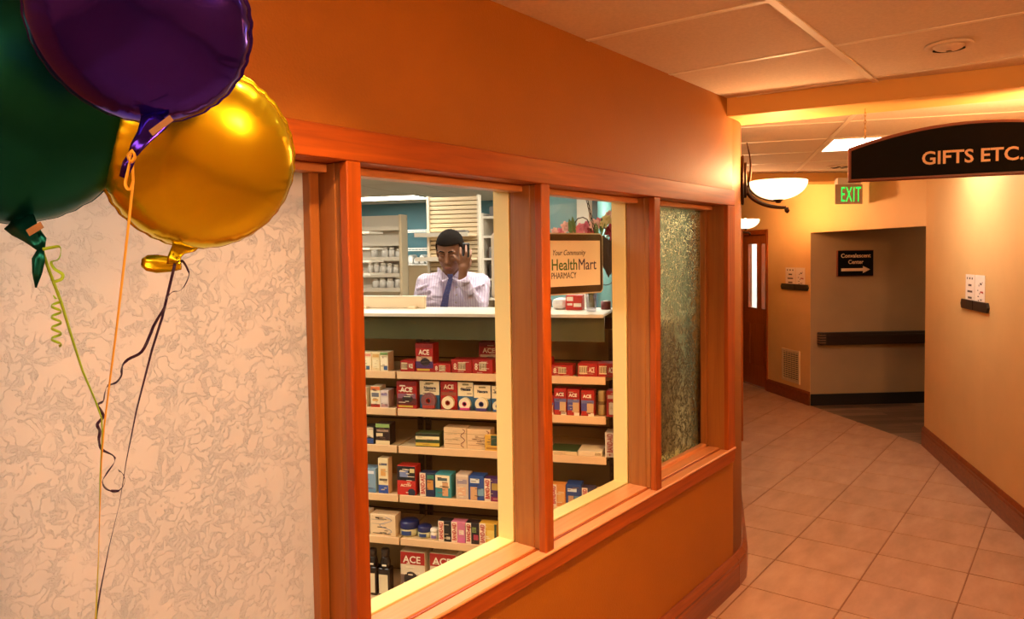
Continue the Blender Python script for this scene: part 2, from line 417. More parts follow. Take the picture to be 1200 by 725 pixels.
# ---- ceiling: backing slab, panels and tees one by one
ce = sroot('ceiling')
slab('backing', [(-4.3, 2.2), (-4.3, -4.0), (7.6, -4.0), (7.6, 0.9), (10.9, 4.4), (10.4, 5.0), (4.2, 2.2)], CZ+0.02, CZ+0.08, 'ceil_void', ce)
HS_B0 = ((BA.x, BA.y), (BN.x, BN.y)); HS_B1 = ((BA.x+BN.x*BW, BA.y+BN.y*BW), (-BN.x, -BN.y))
GX0, GXP, GY0, GYP = 2.352, 0.673, 0.784, 1.346
for i in range(-7, 4):
    for j in range(-4, 2):
        x0, x1 = GX0+i*GXP+0.011, GX0+(i+1)*GXP-0.011
        y0, y1 = GY0+(j-1)*GYP+0.011, GY0+j*GYP-0.011
        c = clipall([(x0, y0), (x1, y0), (x1, y1), (x0, y1)], [HS_LEFT1, HS_RIGHT, HS_B0])
        if len(c) > 2 and area(c) > 0.003: slab('ceiling_panel', c, CZ+0.004, CZ+0.02, 'ceil_panel', ce)
for i in range(-7, 4):
    x = GX0+i*GXP; c = clipall([(x-.012, -4), (x+.012, -4), (x+.012, 2), (x-.012, 2)], [HS_LEFT1, HS_RIGHT, HS_B0])
    if len(c) > 2: slab('cross_tee', c, CZ+0.001, CZ+0.012, 'tbar', ce)
for j in range(-4, 2):
    y = GY0+(j-1)*GYP; c = clipall([(-4, y-.013), (5, y-.013), (5, y+.013), (-4, y+.013)], [HS_LEFT1, HS_RIGHT, HS_B0])
    if len(c) > 2: slab('main_tee', c, CZ-0.001, CZ+0.012, 'tbar', ce)
# second ceiling, turned with the far corridor
P2 = px_z(957, 178, CZ); G2 = Fr(P2, (C225, S225, 0), (-S225, C225, 0))
HS2 = [HS_LEFT2, HS_RIGHT, HS_FAR, HS_B1]
TROF = (0, -1)
for i in range(-9, 9):
    for j in range(-4, 4):
        a0, a1, b0, b1 = (i-1)*0.69+.011, i*0.69-.011, j*1.35+.011, (j+1)*1.35-.011
        if (i, j) == TROF: continue
        c = clipall([tuple(G2.p(*q, 0)[:2]) for q in ((a0, b0), (a1, b0), (a1, b1), (a0, b1))], HS2)
        if len(c) > 2 and area(c) > 0.003: slab('ceiling_panel', c, CZ+0.004, CZ+0.02, 'ceil_panel', ce)
for i in range(-9, 9):
    c = clipall([tuple(G2.p(*q, 0)[:2]) for q in ((i*.69-.012, -6), (i*.69+.012, -6), (i*.69+.012, 6), (i*.69-.012, 6))], HS2)
    if len(c) > 2: slab('cross_tee', c, CZ+0.001, CZ+0.012, 'tbar', ce)
for j in range(-4, 5):
    c = clipall([tuple(G2.p(*q, 0)[:2]) for q in ((-8, j*1.35-.013), (8, j*1.35-.013), (8, j*1.35+.013), (-8, j*1.35+.013))], HS2)
    if len(c) > 2: slab('main_tee', c, CZ-0.001, CZ+0.012, 'tbar', ce)

# ---- left wall with the window hole, its rounded end and the run beyond
ZT = CZ+0.06
OX0, OX1, OZ0, OZ1 = 0.404, 3.68, 0.735, 2.03
v, f = [], []
def addbox(*t):
    k = len(v); v.extend(bxv(W0, *t)); f.extend([tuple(i+k for i in q) for q in BOXF])
addbox(-4.2, OX0, WY, WY+WT, 0, ZT); addbox(OX0, OX1, WY, WY+WT, 0, OZ0); addbox(OX0, OX1, WY, WY+WT, OZ1, ZT)
line = [(OX1, WY, 0)] + arc + [(LEND[0], LEND[1], math.radians(22.5))]
for k in range(len(line)-1):
    (x0, y0, a0), (x1, y1, a1) = line[k], line[k+1]
    i0 = (x0-math.sin(a0)*WT, y0+math.cos(a0)*WT); i1 = (x1-math.sin(a1)*WT, y1+math.cos(a1)*WT)
    q = [(x0, y0), (x1, y1), i1, i0]; s = len(v)
    v.extend([(a, c, 0) for a, c in q] + [(a, c, ZT) for a, c in q])
    f.extend([(s, s+1, s+2, s+3), (s+4, s+7, s+6, s+5)] + [(s+i, s+(i+1) % 4, s+4+(i+1) % 4, s+4+i) for i in range(4)])
wl = obj('wall_left', v, f, 'wall_orange'); struct(wl)
bm = bmesh.new(); bm.from_mesh(wl.data); bmesh.ops.remove_doubles(bm, verts=bm.verts, dist=1e-5)
for fc in bm.faces:
    if abs(fc.normal.z) < .1 and fc.calc_center_median().x > ARC_X: fc.smooth = True
bm.to_mesh(wl.data); bm.free()

def wallrun(name, p, d, n, length, z0, z1, mat, th=0.15, s0=0.0):
    """face line p + d*t; solid on the side away from n"""
    fr = Fr(p, d, -Vector(n))
    return box(name, fr, s0, length, 0, th, z0, z1, mat)
struct(wallrun('wall_right', RC, RD, RN, 13.2, 0, ZT, 'wall_yellow'))
struct(box('wall_end', W0, -4.35, -4.2, -4.2, 1.64, 0, ZT, 'wall_yellow'))
# far wall: left of the passage, lintel over it
OPZ = 1.962
OPW = (RC-FA).length
fr = Fr(FA, FD, -FN)
DR0, DR1 = -1.93, -0.949            # door opening along FD
boxes_far = [(fr, -2.6, DR0, 0, .15, 0, ZT), (fr, DR0, DR1, 0, .15, 2.03, ZT), (fr, DR1, 0.0, 0, .15, 0, ZT), (fr, 0.0, OPW, 0, .15, OPZ, ZT)]
struct(boxes('wall_far', boxes_far, 'wall_yellow'))
gfr = Fr(FA, GD, (-FD.x*1, -FD.y*1, 0))     # passage: along GD, left wall solid away from opening
struct(boxes('wall_passage_left', [(Fr(FA, GD, -FD), 0.003, .17, -.0005, .05, 0, OPZ), (Fr(FA, GD, -FD), .17, 4.2, -.0005, .15, 0, ZT)], 'wall_gray'))
struct(box('wall_passage_right', Fr(RC-FN*0.15, GD, FD), 0.0, 4.2, 0, .15, 0, ZT, 'wall_gray'))
struct(box('wall_passage_end', Fr(FA+GD*4.2, FD, GD), -.2, OPW+.3, 0, .1, 0, ZT, 'wall_gray'))
struct(slab('ceiling_passage', [tuple((FA+GD*a+FD*b_)[:2]) for a, b_ in ((0.15, -0.1), (4.3, -0.1), (4.3, 1.95), (.15, 1.95))], 2.44, 2.5, 'ceil_panel'))

# ---- beams
def beam(name, a, d, n, w_, length, z0, z1, mat='wall_beam', s0=-.1):
    return struct(box(name, Fr((a[0], a[1], 0), d, n), s0, length, 0, w_, z0, z1, mat, bevel=.004))
beam('trim_1', BA, BDIR, BN, BW, 3.35, 2.437, CZ+0.015, s0=-0.03)
B2A = px_z(870, 204, CZ); B2B = px_z(990, 203, CZ); B2D = (B2B-B2A).normalized(); B2N = Vector((-B2D.y, B2D.x, 0))
if B2N.x < 0: B2N = -B2N
B2Z = px_plane(930, 213, B2A, B2N).z
b2len = (FA-B2A).dot(FN)/B2D.dot(FN)
b2s = 0.0
while ((B2A+B2D*b2s)-Vector((arc[-1][0], arc[-1][1], 0))).dot(Vector((-S225, C225, 0))) < 0: b2s -= .02
beam('trim_2', B2A, B2D, B2N, 0.30, b2len-.03, B2Z, CZ+0.015, s0=b2s-.01)

# ---- baseboards: straight pieces, a moulded top bead
def bboard(name, runs, h, th, mats=('wood_base', 'wood_base')):
    r = sroot(name)
    for p, d, n, L in runs:
        p = Vector((p[0], p[1], 0)); d = Vector((d[0], d[1], 0)).normalized(); n = Vector((n[0], n[1], 0)).normalized()
        fr_ = Fr(p, d, n)
        prof = [(0, 0), (th, 0), (th, h*.70), (th*.82, h*.74), (th*.82, h*.80), (th*.95, h*.84), (th*.6, h*.93), (th*.3, h), (0, h)]
        n_ = len(prof)
        vv = [fr_.p(0, b_, c) for b_, c in prof] + [fr_.p(L, b_, c) for b_, c in prof]
        ff = [tuple(range(n_)), tuple(range(2*n_-1, n_-1, -1))] + [(i, (i+1) % n_, n_+(i+1) % n_, n_+i) for i in range(n_)]
        obj('board', vv, ff, mats[0], r)
    return r
runs = [((-4.2, WY), (1, 0), (0, -1), ARC_X+4.2)]
for k in range(0, 10, 5):
    a, c = arc[k], arc[k+5]
    runs.append(((a[0], a[1]), (c[0]-a[0], c[1]-a[1]), (math.sin((a[2]+c[2])/2), -math.cos((a[2]+c[2])/2)), math.hypot(c[0]-a[0], c[1]-a[1])+.004))
runs.append(((arc[-1][0], arc[-1][1]), (C225, S225), (S225, -C225), 2.6))
bboard('baseboard_left', runs, 0.165, 0.034)
bboard('baseboard_right', [((RC.x, RC.y), RD, RN, 12.4)], 0.175, 0.022)
bboard('baseboard_far', [((FA.x, FA.y), -FD, FN, 0.949)], 0.155, 0.022)
struct(box('baseboard_passage', Fr(FA, GD, FD), .003, 4.0, 0, .016, 0, 0.13, 'base_black'))

# ================================================================== window_1
win = sroot('window_1', (2.0, WY, 0))
FY = WY-0.022                       # casing front
CASZ0, CASZ1 = 0.673, 2.069
INX1, INZ0, INZ1 = 3.633, 0.751, 1.988
def wb(name, x0, x1, y0, y1, z0, z1, mat, bevel=.003): return box(name, W0, x0, x1, y0, y1, z0, z1, mat, win, bevel)
wb('casing_top', 0.30, 3.727, FY, WY+.002, INZ1, CASZ1, 'wood_x')
wb('casing_bottom', 0.30, 3.727, FY, WY+.002, CASZ0, INZ0-.016, 'wood_x')
wb('casing_right', INX1, 3.727, FY, WY+.002, INZ0-.016, INZ1, 'wood_z')
wb('casing_left', 0.30, 0.404, FY, WY+.002, INZ0-.016, INZ1, 'wood_z')
wb('sill_nose', 0.30, 3.727, FY-.006, WY+.03, INZ0-.016, INZ0-.004, 'wood_sill_lit', .004)
GYL = 1.567                         # glass plane
wb('sill', 0.404, 3.68, WY+.028, GYL, OZ0-.003, INZ0+.003, 'wood_sill_lit', .002)
wb('sill_stop', 0.404, 3.68, WY+.018, WY+.03, OZ0, INZ0-.001, 'wood_x', .001)
wb('head', 0.404, 3.68, WY-.001, GYL, INZ1, OZ1+.003, 'wood_x', .002)
wb('head_stop', 0.404, INX1, WY+.06, GYL, INZ1-.022, INZ1, 'wood_sill_lit', .002)
mull = [(1.202, 1.248), (2.019, 2.068), (2.835, 2.884)]
wb('jamb', INX1, 3.683, WY-.001, WY+WT, OZ0, OZ1, 'wood_jamb', .002)
wb('jamb', 0.404, 0.43, WY-.001, WY+WT, OZ0, OZ1, 'wood_jamb', .002)
for x0, x1 in mull:
    wb('mullion', x0+.007, x1-.007, WY+.006, GYL, INZ0, INZ1, 'wood_jamb', .002)
    wb('mullion_face', x0, x1, FY, WY+.008, INZ0-.006, INZ1, 'wood_z', .003)
    wb('mullion_core', x0+.004, x1-.004, WY+.03, WY+.1, INZ0, INZ1, 'wood_jamb', .002)
    wb('inner_mullion', x0+.007, x1-.007, GYL+.006, WY+WT, INZ0, INZ1, 'cream_jamb', .001)
# cream lining on the pharmacy side
wb('inner_sill', 0.43, INX1, GYL+.006, WY+WT, OZ0-.002, INZ0+.006, 'cream_jamb', .002)
wb('inner_head', 0.43, INX1, GYL+.006, WY+WT, INZ1-.012, OZ1+.002, 'cream_jamb', .002)
# panes and wooden glazing beads
bays = [(0.43, mull[0][0]), (mull[0][1], mull[1][0]), (mull[1][1], mull[2][0]), (mull[2][1], INX1)]
for k, (x0, x1) in enumerate(bays):
    g = 'frosted_pattern' if k == 0 else 'obscure_glass' if k == 3 else 'clear_glass'
    p = wb('pane', x0+(.007 if k else 0), x1-(.007 if k < 3 else 0), GYL, GYL+.006, INZ0, INZ1, g, 0)
    p['label'] = ['textured frosted glass pane', 'clear glass pane', 'clear glass pane', 'obscure textured glass pane'][k]
    if k in (0, 3):
        for xa, xb in ((x0, x0+.03), (x1-.03, x1)):
            wb('glazing_bead', xa, xb, WY+.085, GYL, INZ0, INZ1, 'wood_jamb', .003)
        wb('glazing_bead', x0, x1, WY+.085, GYL, INZ0, INZ0+.02, 'wood_sill_lit', .003)
# wood corner post on the left wall far along the corridor
STP = px_z(871, 517, 0)
# ================================================================== corridor furnishings
plain('bronze', '#3a2415', 0.35, 0.8, var=.15, vscale=30)
plain('sign_black', '#080706', 0.6, spec=.12)
plain('sign_letter', '#e9c9a0', 0.4)
plain('sign_frame', '#7a3a1c', 0.4)
plain('brass_chain', '#b08a4a', 0.3, 0.9)
plain('white_metal', '#ddd6c8', 0.4)
plain('gap_shade', '#1b130d', 0.8)  # dark colour standing in for shade inside slots and grille
plain('paper', '#efe2d2', 0.8, var=.03, vscale=30)
plain('print_ink', '#5a4a40', 0.8)
plain('print_red', '#b04a3a', 0.8)
plain('holder_brown', '#2a1d15', 0.35)
plain('rail_brown', '#2c1d13', 0.4)
plain('rail_stripe', '#8a6a4c', 0.4)
plain('vent_cream', '#d9c493', 0.5)
plain('exit_plate', '#b9a288', 0.15)
emit('exit_green', (0.02, 0.62, 0.06), 0.75)
mt, nt, b = nodes('lamp_bowl')       # alabaster glass: lets the bulb glow through
b.inputs['Base Color'].default_value = (*lin('#f6e6bf'), 1); b.inputs['Roughness'].default_value = .35
b.inputs['Emission Color'].default_value = (1.0, 0.80, 0.47, 1); b.inputs['Emission Strength'].default_value = 1.05

# door frame edge standing off the left wall
WN = Vector((S225, -C225, 0)); WD = Vector((C225, S225, 0))
pf = Fr(STP, WD, -WN)
dpost = (Vector((arc[-1][0], arc[-1][1], 0))-STP).dot(-WN)
ztop = px_plane(871, 268, STP, WD).z
struct(box('trim_3', pf, 0, .12, 0, dpost+.01, 0, ztop, 'wood_z', bevel=.006))

def sconce(name, base, n, label, power=E_SCONCE, s=1.0):
    """bronze oval plate on the wall, curved arm and up-facing glass bowl"""
    n = Vector(n).normalized(); d = Vector((0, 0, 1)).cross(n)
    t = thing(name, label, 'wall lamp', base)
    fr = Fr(base, d, n)
    # plate: shield shape
    poly = []
    for k in range(24):
        a = 2*math.pi*k/24
        poly.append((.055*s*math.cos(a)*(1-.25*max(0, math.sin(a))), .135*s*math.sin(a)))
    prism('back_plate', fr, poly, 0, .016*s, 'bronze', t, bevel=.004*s)
    prism('boss', fr, [(q[0]*.6, q[1]*.72) for q in poly], .014*s, .03*s, 'bronze', t, bevel=.003*s)
    # arm: sweeps up as a thin spike and below as a curved carrier
    pts = [fr.p(0, (.03+.02*math.sin(u*3))*s, (.20-.26*u)*s) for u in [k/10 for k in range(11)]]
    tube('spike', pts, [(.003+.006*k/10)*s for k in range(11)], 'bronze', t)
    pts = [fr.p(0, (.03+.20*(1-math.cos(u*math.pi/2)))*s, (-.04-.115*math.sin(u*math.pi/2))*s) for u in [k/12 for k in range(13)]]
    arm = tube('arm', pts, [(.013-.004*k/12)*s for k in range(13)], 'bronze', t)
    cx_, rim, R = .19*s, 0.0, .148*s
    bowlfr = fr.at(0, cx_, -.015*s)
    prof = [(R*math.sin(a), -.098*s*math.cos(a)) for a in [math.radians(4+86*k/12) for k in range(13)]]
    prof2 = [(r-.005*s, h) for r, h in prof[::-1]]; prof2 = [(max(r, .002), h+.003*s) for r, h in prof2]
    lathe('bowl', bowlfr, [(.002, prof[0][1])] + prof + prof2, 'lamp_bowl', t, n=40)
    lathe('bowl_cap', bowlfr, [(.0, -.116*s), (.012*s, -.114*s), (.018*s, -.104*s), (.03*s, -.095*s), (.0, -.09*s)], 'bronze', t, n=16)
    tube('finial', [fr.p(0, .23*s, -.155*s), fr.p(0, .235*s, -.175*s), fr.p(0, .235*s, -.185*s)], [.012*s, .014*s, .004*s], 'bronze', t)
    tube('cradle', [fr.p(0, (cx_/s-.155*math.cos(u))*s, (-.015-.105*math.sin(u))*s) for u in [math.radians(-25+115*k/10) for k in range(11)]], .0035*s, 'bronze', t, sides=6)
    lathe('bulb', bowlfr.at(0, 0, -.02*s), [(0, -.03*s), (.022*s, -.01*s), (.026*s, .012*s), (.014*s, .03*s), (0, .036*s)], 'bulb', t, n=14)
    l = bpy.data.lights.new('lamp_light', 'POINT'); l.energy = power; l.color = WARM; l.shadow_soft_size = .05*s
    lo = bpy.data.objects.new('lamp_light', l); COL.objects.link(lo); lo.parent = t
    lo.location = bowlfr.p(0, 0, .05*s)-Vector(base)
    return t
emit('bulb', (1, .8, .5), 6.0)
# the one at the rounded wall end
ang = math.radians(19.5)
sb = Vector((ARC_X+ARC_R*math.sin(ang), WY+ARC_R*(1-math.cos(ang)), 0)); sn = Vector((math.sin(ang), -math.cos(ang), 0))
sz = px_plane(866, 209, sb, (sn.y, -sn.x, 0)).z
sconce('wall_sconce', sb+Vector((0, 0, sz-.01)), sn, 'bronze wall sconce with lit glass bowl beside the window', E_SCONCE*.3)
# further down the same wall, half hidden by the post
q = Vector((arc[-1][0], arc[-1][1], 0))+WD*4.25
sconce('wall_sconce', q+Vector((0, 0, sz-.03)), WN, 'small distant wall sconce bowl glowing above the wooden door', E_SCONCE*1.1)
# right wall: first just outside the picture, other two unseen, added as fill
for tt, lb, e_ in ((3.3, 'wall sconce on the cream right wall, farthest of that wall', 1.05), (7.2, 'added fill sconce on the cream right wall, middle of that wall', 1.6), (10.2, 'added fill sconce on the cream right wall, nearest the end wall', 1.0)):
    sconce('wall_sconce', RC+RD*tt+Vector((0, 0, sz-.01)), RN, lb, E_SCONCE*e_)
sconce('wall_sconce', Vector((-3.0, WY, sz)), (0, -1, 0), 'added fill sconce on the orange wall left of the window', E_SCONCE)  # unseen, put in behind the camera as extra warm light

def troffer(name, fr, wa, wb_, label, mat, group=None, z=0.0):
    t = thing(name, label, 'ceiling light', fr.p(wa/2, wb_/2, 0), group)
    boxes('frame', [(fr, 0, wa, 0, .02, -.004, .03), (fr, 0, wa, wb_-.02, wb_, -.004, .03), (fr, 0, .02, .02, wb_-.02, -.004, .03), (fr, wa-.02, wa, .02, wb_-.02, -.004, .03)], 'white_metal', t)
    box('diffuser', fr, .02, wa-.02, .02, wb_-.02, .004, .01, mat, t)
    return t
# troffer in the far corridor ceiling
troffer('ceiling_light', G2.at(-.69+.012, -1.35+.012, CZ-P2.z), .666, 1.326, 'bright rectangular ceiling light behind the hanging black sign', 'lamp_hall')
# small sprinkler cover beside it, slot of a recessed fitting in the near ceiling
pz = px_z(985, 194.5, CZ)
t = thing('ceiling_sprinkler', 'small dark sprinkler cover on the ceiling above the exit sign', 'sprinkler', pz)
lathe('plate', Fr(pz, (1, 0, 0), (0, 1, 0)), [(0, -.012), (.09, -.012), (.11, -.006), (.115, .002), (0, .003)], 'ceil_panel', t)
boxes('slot', [(Fr(pz, (math.cos(a), math.sin(a), 0), (-math.sin(a), math.cos(a), 0)), .03, .085, -.012, .012, -.0145, -.011) for a in [k*math.pi/3 for k in range(6)]], 'gap_shade', t)
pz = px_z(1112, 53, CZ)
t = thing('recessed_downlight', 'recessed eyelid downlight in the near ceiling panel', 'ceiling light', pz)
fr = Fr(pz, (1, 0, 0), (0, 1, 0))
lathe('trim_ring', fr, [(.055, .003), (.082, .003), (.085, -.003), (.08, -.006), (.058, -.006), (.055, .0)], 'ceil_panel', t, n=32)
vv, ff = [], []
for k in range(9):
    th = math.radians(10*k)
    for j_ in range(24):
        a = 2*math.pi*j_/24
        vv.append(fr.p(.056*math.cos(th)*math.cos(a), .056*math.cos(th)*math.sin(a), -.022*math.sin(th)))
for k in range(8):
    for j_ in range(24):
        ff.append((k*24+j_, k*24+(j_+1) % 24, k*24+24+(j_+1) % 24, k*24+24+j_))
obj('eyelid', vv, ff, 'ceil_panel', t, True)
pts = []
vd = Vector((pz.x, pz.y, 0)).normalized(); a0 = math.atan2(vd.y, vd.x)
tube('lamp_slot', [fr.p(.058*math.cos(a0+u), .058*math.sin(a0+u), -.009) for u in [math.radians(-62+124*k/12) for k in range(13)]], .005, 'gap_shade', t, sides=6)

# ---- hanging GIFTS ETC. sign
P = px_z(1014, 127, 2.437)
sd = Vector((math.cos(math.radians(-75)), math.sin(math.radians(-75)), 0)); si = Vector((-sd.y, sd.x, 0))
if si.x < 0: si = -si
SF = Fr((P.x, P.y, 0), sd, si)
def sa(x, y):
    q_ = px_plane(x, y, SF.o, SF.i); return (q_-SF.o).dot(sd), q_.z
aL, zB = sa(993.5, 214); _, zLt = sa(993, 174.5); aP, zP = sa(1146, 141.5)
aC = aP; aR = 2*aC-aL
t = thing('hanging_sign', 'arched black hanging sign with wooden frame reading GIFTS ETC.', 'sign', SF.p(aC, 0, zB))
def arch(m_):
    pl = [(aL+m_, zB+m_), (aR-m_, zB+m_)]
    for k in range(25):
        u = 1-2*k/24
        pl.append((aC+(aC-aL-m_)*u, zP-m_-(zP-zLt)*(u*u)))
    return pl
prism('frame', SF, arch(0), -.02, .02, 'sign_frame', t, bevel=.004)
prism('panel', SF, arch(.014), -.0225, .0225, 'sign_black', t)
aT0, zT = sa(1079, 193.5); aT1, zT1 = sa(1197, 186.5)
_, zTt = sa(1081, 178.5)
text('lettering', 'GIFTS ETC.', SF.at(aT0, -.0226, zT), zTt-zT, 'sign_letter', t, extrude=.002, width=aT1-aT0, bold=.0015)
for a_ in (0.0, 2*aC):
    ztop_ = 2.436; zbot = zP-(zP-zLt)*(((a_-aC)/(aC-aL))**2)
    n_ = max(3, int((ztop_-zbot)/.018))
    ch = []
    for k in range(n_):
        z_ = zbot+(k+.5)*(ztop_-zbot)/n_; e_ = (ztop_-zbot)/n_*.66
        rr = sd if k % 2 else si
        ch.append([SF.p(a_, 0, z_)+rr*(.004*math.cos(u))+Vector((0, 0, e_*math.sin(u))) for u in [2*math.pi*q_/8 for q_ in range(8)]])
    vv, ff = [], []
    for c in ch:
        a1, b1 = tubev(c, .0016, 5, True); s = len(vv); vv += a1; ff += [tuple(i+s for i in q_) for q_ in b1]
    obj('chain', vv, ff, 'brass_chain', t, True)

emit('lamp_passage', (1, .68, .38), 3.2)
emit('lamp_fill', WARM, E_DOWN*.12)
# ---- exit sign under the second beam
ep = px_plane(995, 227, B2A-B2N*.06, B2N); EF = Fr((ep.x, ep.y, 0), B2D, B2N)
e0 = px_plane(979, 227, EF.o, B2N); e1 = px_plane(1011, 227, EF.o, B2N); zt_ = px_plane(995, 216, EF.o, B2N).z; zb_ = px_plane(995, 239, EF.o, B2N).z
ea, eb = (e0-EF.o).dot(B2D), (e1-EF.o).dot(B2D)
t = thing('exit_sign', 'lit green EXIT sign on a clear plate under the ceiling beam', 'sign', EF.p((ea+eb)/2, 0, zb_))
box('plate', EF, ea, eb, 0, .012, zb_, zt_, 'exit_plate', t, bevel=.002)
box('housing', EF, ea+.02, eb-.02, -.01, .06, zt_, B2Z+.03, 'white_metal', t, bevel=.003)
x0 = (px_plane(984, 236, EF.o, B2N)-EF.o).dot(B2D); x1 = (px_plane(1007, 236, EF.o, B2N)-EF.o).dot(B2D)
zl0 = px_plane(995, 236, EF.o, B2N).z; zl1 = px_plane(995, 218.5, EF.o, B2N).z
text('lettering', 'EXIT', EF.at(x0, -.0012, zl0), zl1-zl0, 'exit_green', t, extrude=.001, width=x1-x0, bold=.0, spacing=1.12)

# ---- far door
DF = Fr(FA, FD, -FN)
door = sroot('door_1', tuple(FA+FD*DR1))
bw = .075
# casing: its wall-side jamb and head
box('door_casing', DF, DR1-bw+.03, DR1+.0, -.018, .10, 0, 2.03, 'wood_z', door, bevel=.004)
box('door_casing', DF, DR0, DR0+.05, -.018, .10, 0, 2.03, 'wood_z', door, bevel=.004)
box('door_head', DF, DR0, DR1, -.018, .10, 1.975, 2.04, 'wood_x', door, bevel=.004)
d0, d1 = DR0+.05, DR1-bw+.03
def dpx(x, y): q_ = px_plane(x, y, FA, FN); return (q_-FA).dot(FD), q_.z
l1a, lzt = dpx(875, 286); l1b, lzb = dpx(885, 361); l2a, _ = dpx(890.5, 286); l2b, _ = dpx(897, 361)
lw = .105; mid = (d0+d1)/2
gL = [(d1-.10-lw*1.0, d1-.10), (d1-.36-lw*.0-.0, d1-.26)]
gl = [(l2a, min(l2b, d1-.05)), (l1a, l1b)]
gl = sorted(gl)
zb0, zb1 = lzb, lzt
pieces = [(DF, d0, gl[0][0], .03, .075, .01, 1.975), (DF, gl[0][1], gl[1][0], .03, .075, zb0, zb1), (DF, gl[1][1], d1, .03, .075, .01, 1.975),
          (DF, gl[0][0], gl[1][1], .03, .075, zb1, 1.975), (DF, gl[0][0], gl[1][1], .03, .075, .01, zb0)]
leaf = boxes('door_leaf', pieces, 'wood_door', door)
for (a_, b_) in gl: box('pane', DF, a_, b_, .05, .055, zb0, zb1, 'clear_glass', leaf)
for (a_, b_) in gl:
    boxes('light_bead', [(DF, a_-.012, a_, .022, .03, zb0-.012, zb1+.012), (DF, b_, b_+.012, .022, .03, zb0-.012, zb1+.012), (DF, a_, b_, .022, .03, zb1, zb1+.012), (DF, a_, b_, .022, .03, zb0-.012, zb0)], 'wood_z', leaf)
mz0, mz1 = .28, .82
for a_, b_ in ((d0+.1, mid-.04), (mid+.04, d1-.1)):
    boxes('raised_panel', [(DF, a_, b_, .024, .032, mz0, mz1)], 'wood_door', leaf, bevel=.006)
tube('door_handle', [DF.p(d0+.08, .03, .98), DF.p(d0+.08, -.03, .98), DF.p(d0+.19, -.03, .98)], .009, 'brass_chain', leaf)
# room seen through the door glass
rf = Fr(FA-FN*0.16, FD, -FN)
struct(boxes('wall_backroom', [(rf, -2.6, -.2, 2.4, 2.5, 0, 2.6), (rf, -3.2, -3.1, 0, 2.5, 0, 2.6), (rf, -.12, -.02, 0, 2.5, 0, 2.6)], 'wall_white'))
struct(box('ceiling_backroom', rf, -3.2, -.0, .0, 2.5, 2.56, 2.62, 'wall_white')); struct(box('floor_backroom', rf, -3.2, 0, .0, 2.5, -.05, 0, 'pharm_floor'))
emit('lamp_day', (.80, .90, 1.0), 26.0)
troffer('ceiling_light', rf.at(-1.9, .9, 2.54), .6, 1.2, 'cool ceiling light in the room behind the wooden door', 'lamp_day')
plain('steel_grey', '#5d6470', .35, .6); plain('dark_cloth', '#15171c', .8); plain('navy_cloth', '#2b2e55', .8)
t = thing('storage_rack', 'grey metal rack with dark bags seen through the door glass', 'rack', rf.p(-1.35, 1.6, 0))
for a_ in (-1.9, -.9):
    for b_ in (1.35, 1.75): box('post', rf, a_, a_+.03, b_, b_+.03, 0, 1.9, 'steel_grey', t)
for z_ in (.3, .8, 1.25, 1.85): box('rack_shelf', rf, -1.9, -.87, 1.35, 1.78, z_, z_+.03, 'white_metal', t)
tag(box('tote_bag', rf, -1.65, -1.2, 1.42, 1.7, 1.28, 1.6, 'dark_cloth', bevel=.06, seg=3), 'black bag on the grey rack behind the door glass', 'bag')
tag(box('tote_bag', rf, -1.75, -1.1, 1.42, 1.7, .83, 1.12, 'navy_cloth', bevel=.05, seg=3), 'navy bag on the lower rack shelf behind the door glass', 'bag')

# ---- notices in dark holders, left one on the far wall, right one on the right wall
def notice(fr_pt, n, d, corners, holder, label):
    """corners: pixel boxes of the two sheets; holder: pixel line ends"""
    def ab(x, y):
        q_ = px_plane(x, y, fr_pt, n); return (q_-fr_pt).dot(d), q_.z
    F_ = Fr(fr_pt, d, -Vector(n))
    (xa, ya, yb), (xm, ym, yn), (xe, ye, yf) = corners
    a0, z0 = ab(xa, ya); _, z0b = ab(xa, yb); a1, _ = ab(xm, ym); a2, _ = ab(xe, ye)
    zt, zb = (ab(xa, ya)[1]+ab(xe, ye)[1])/2, (z0b+ab(xe, yf)[1])/2
    t = thing('wall_notice', label, 'notice', F_.p((a0+a2)/2, 0, zb-.05))
    sgn = 1
    h0, hz = ab(*holder[0]); h1, _ = ab(*holder[1]); hh = .035
    for k, (p0, p1) in enumerate(((a0, a1-.006), (a1+.006, a2))):
        s_ = box('sheet', F_, min(p0, p1), max(p0, p1), -.004, -.001, zb-.02, zt, 'paper', t)
        w_, h_ = p1-p0, zt-zb
        if k == 0:
            rows = [(.15, .25, .86), (.42, .55, .86), (.70, .82, .86), (.32, .68, .62), (.22, .78, .40), (.28, .72, .18)]
            boxes('print', [(F_, p0+w_*r0, p0+w_*r1, -.0047, -.0041, zb+h_*(rz-.03), zb+h_*(rz+.04)) for r0, r1, rz in rows], 'print_ink', s_)['kind'] = 'stuff'
        else:
            vv, ff = [], []
            rnd = random.Random(3)
            lst = []
            for q_ in range(14):
                u_, v_ = rnd.uniform(.12, .8), rnd.uniform(.1, .75)
                lst.append((F_, p0+w_*u_, p0+w_*(u_+rnd.uniform(.03, .12)), -.0047, -.0041, zb+h_*v_, zb+h_*(v_+rnd.uniform(.02, .06))))
            boxes('print', lst, 'print_ink', s_)['kind'] = 'stuff'
            boxes('print', [(F_, p0+w_*.55, p0+w_*.85, -.0049, -.0042, zb+h_*.40, zb+h_*.46)], 'print_red', s_)
    m_ = a1
    for side, (p0, p1) in ((0, (h0, m_-.004)), (1, (m_+.004, h1))):
        zc = zb-.012
        tip = .02
        if side == 0: pl = [(p0, zc), (p0+tip, zc+hh), (p1, zc+hh), (p1, zc-hh), (p0+tip, zc-hh)]
        else: pl = [(p1, zc), (p1-tip, zc-hh), (p0, zc-hh), (p0, zc+hh), (p1-tip, zc+hh)]
        prism('holder', F_, pl, -.016, 0, 'holder_brown', t, bevel=.002)
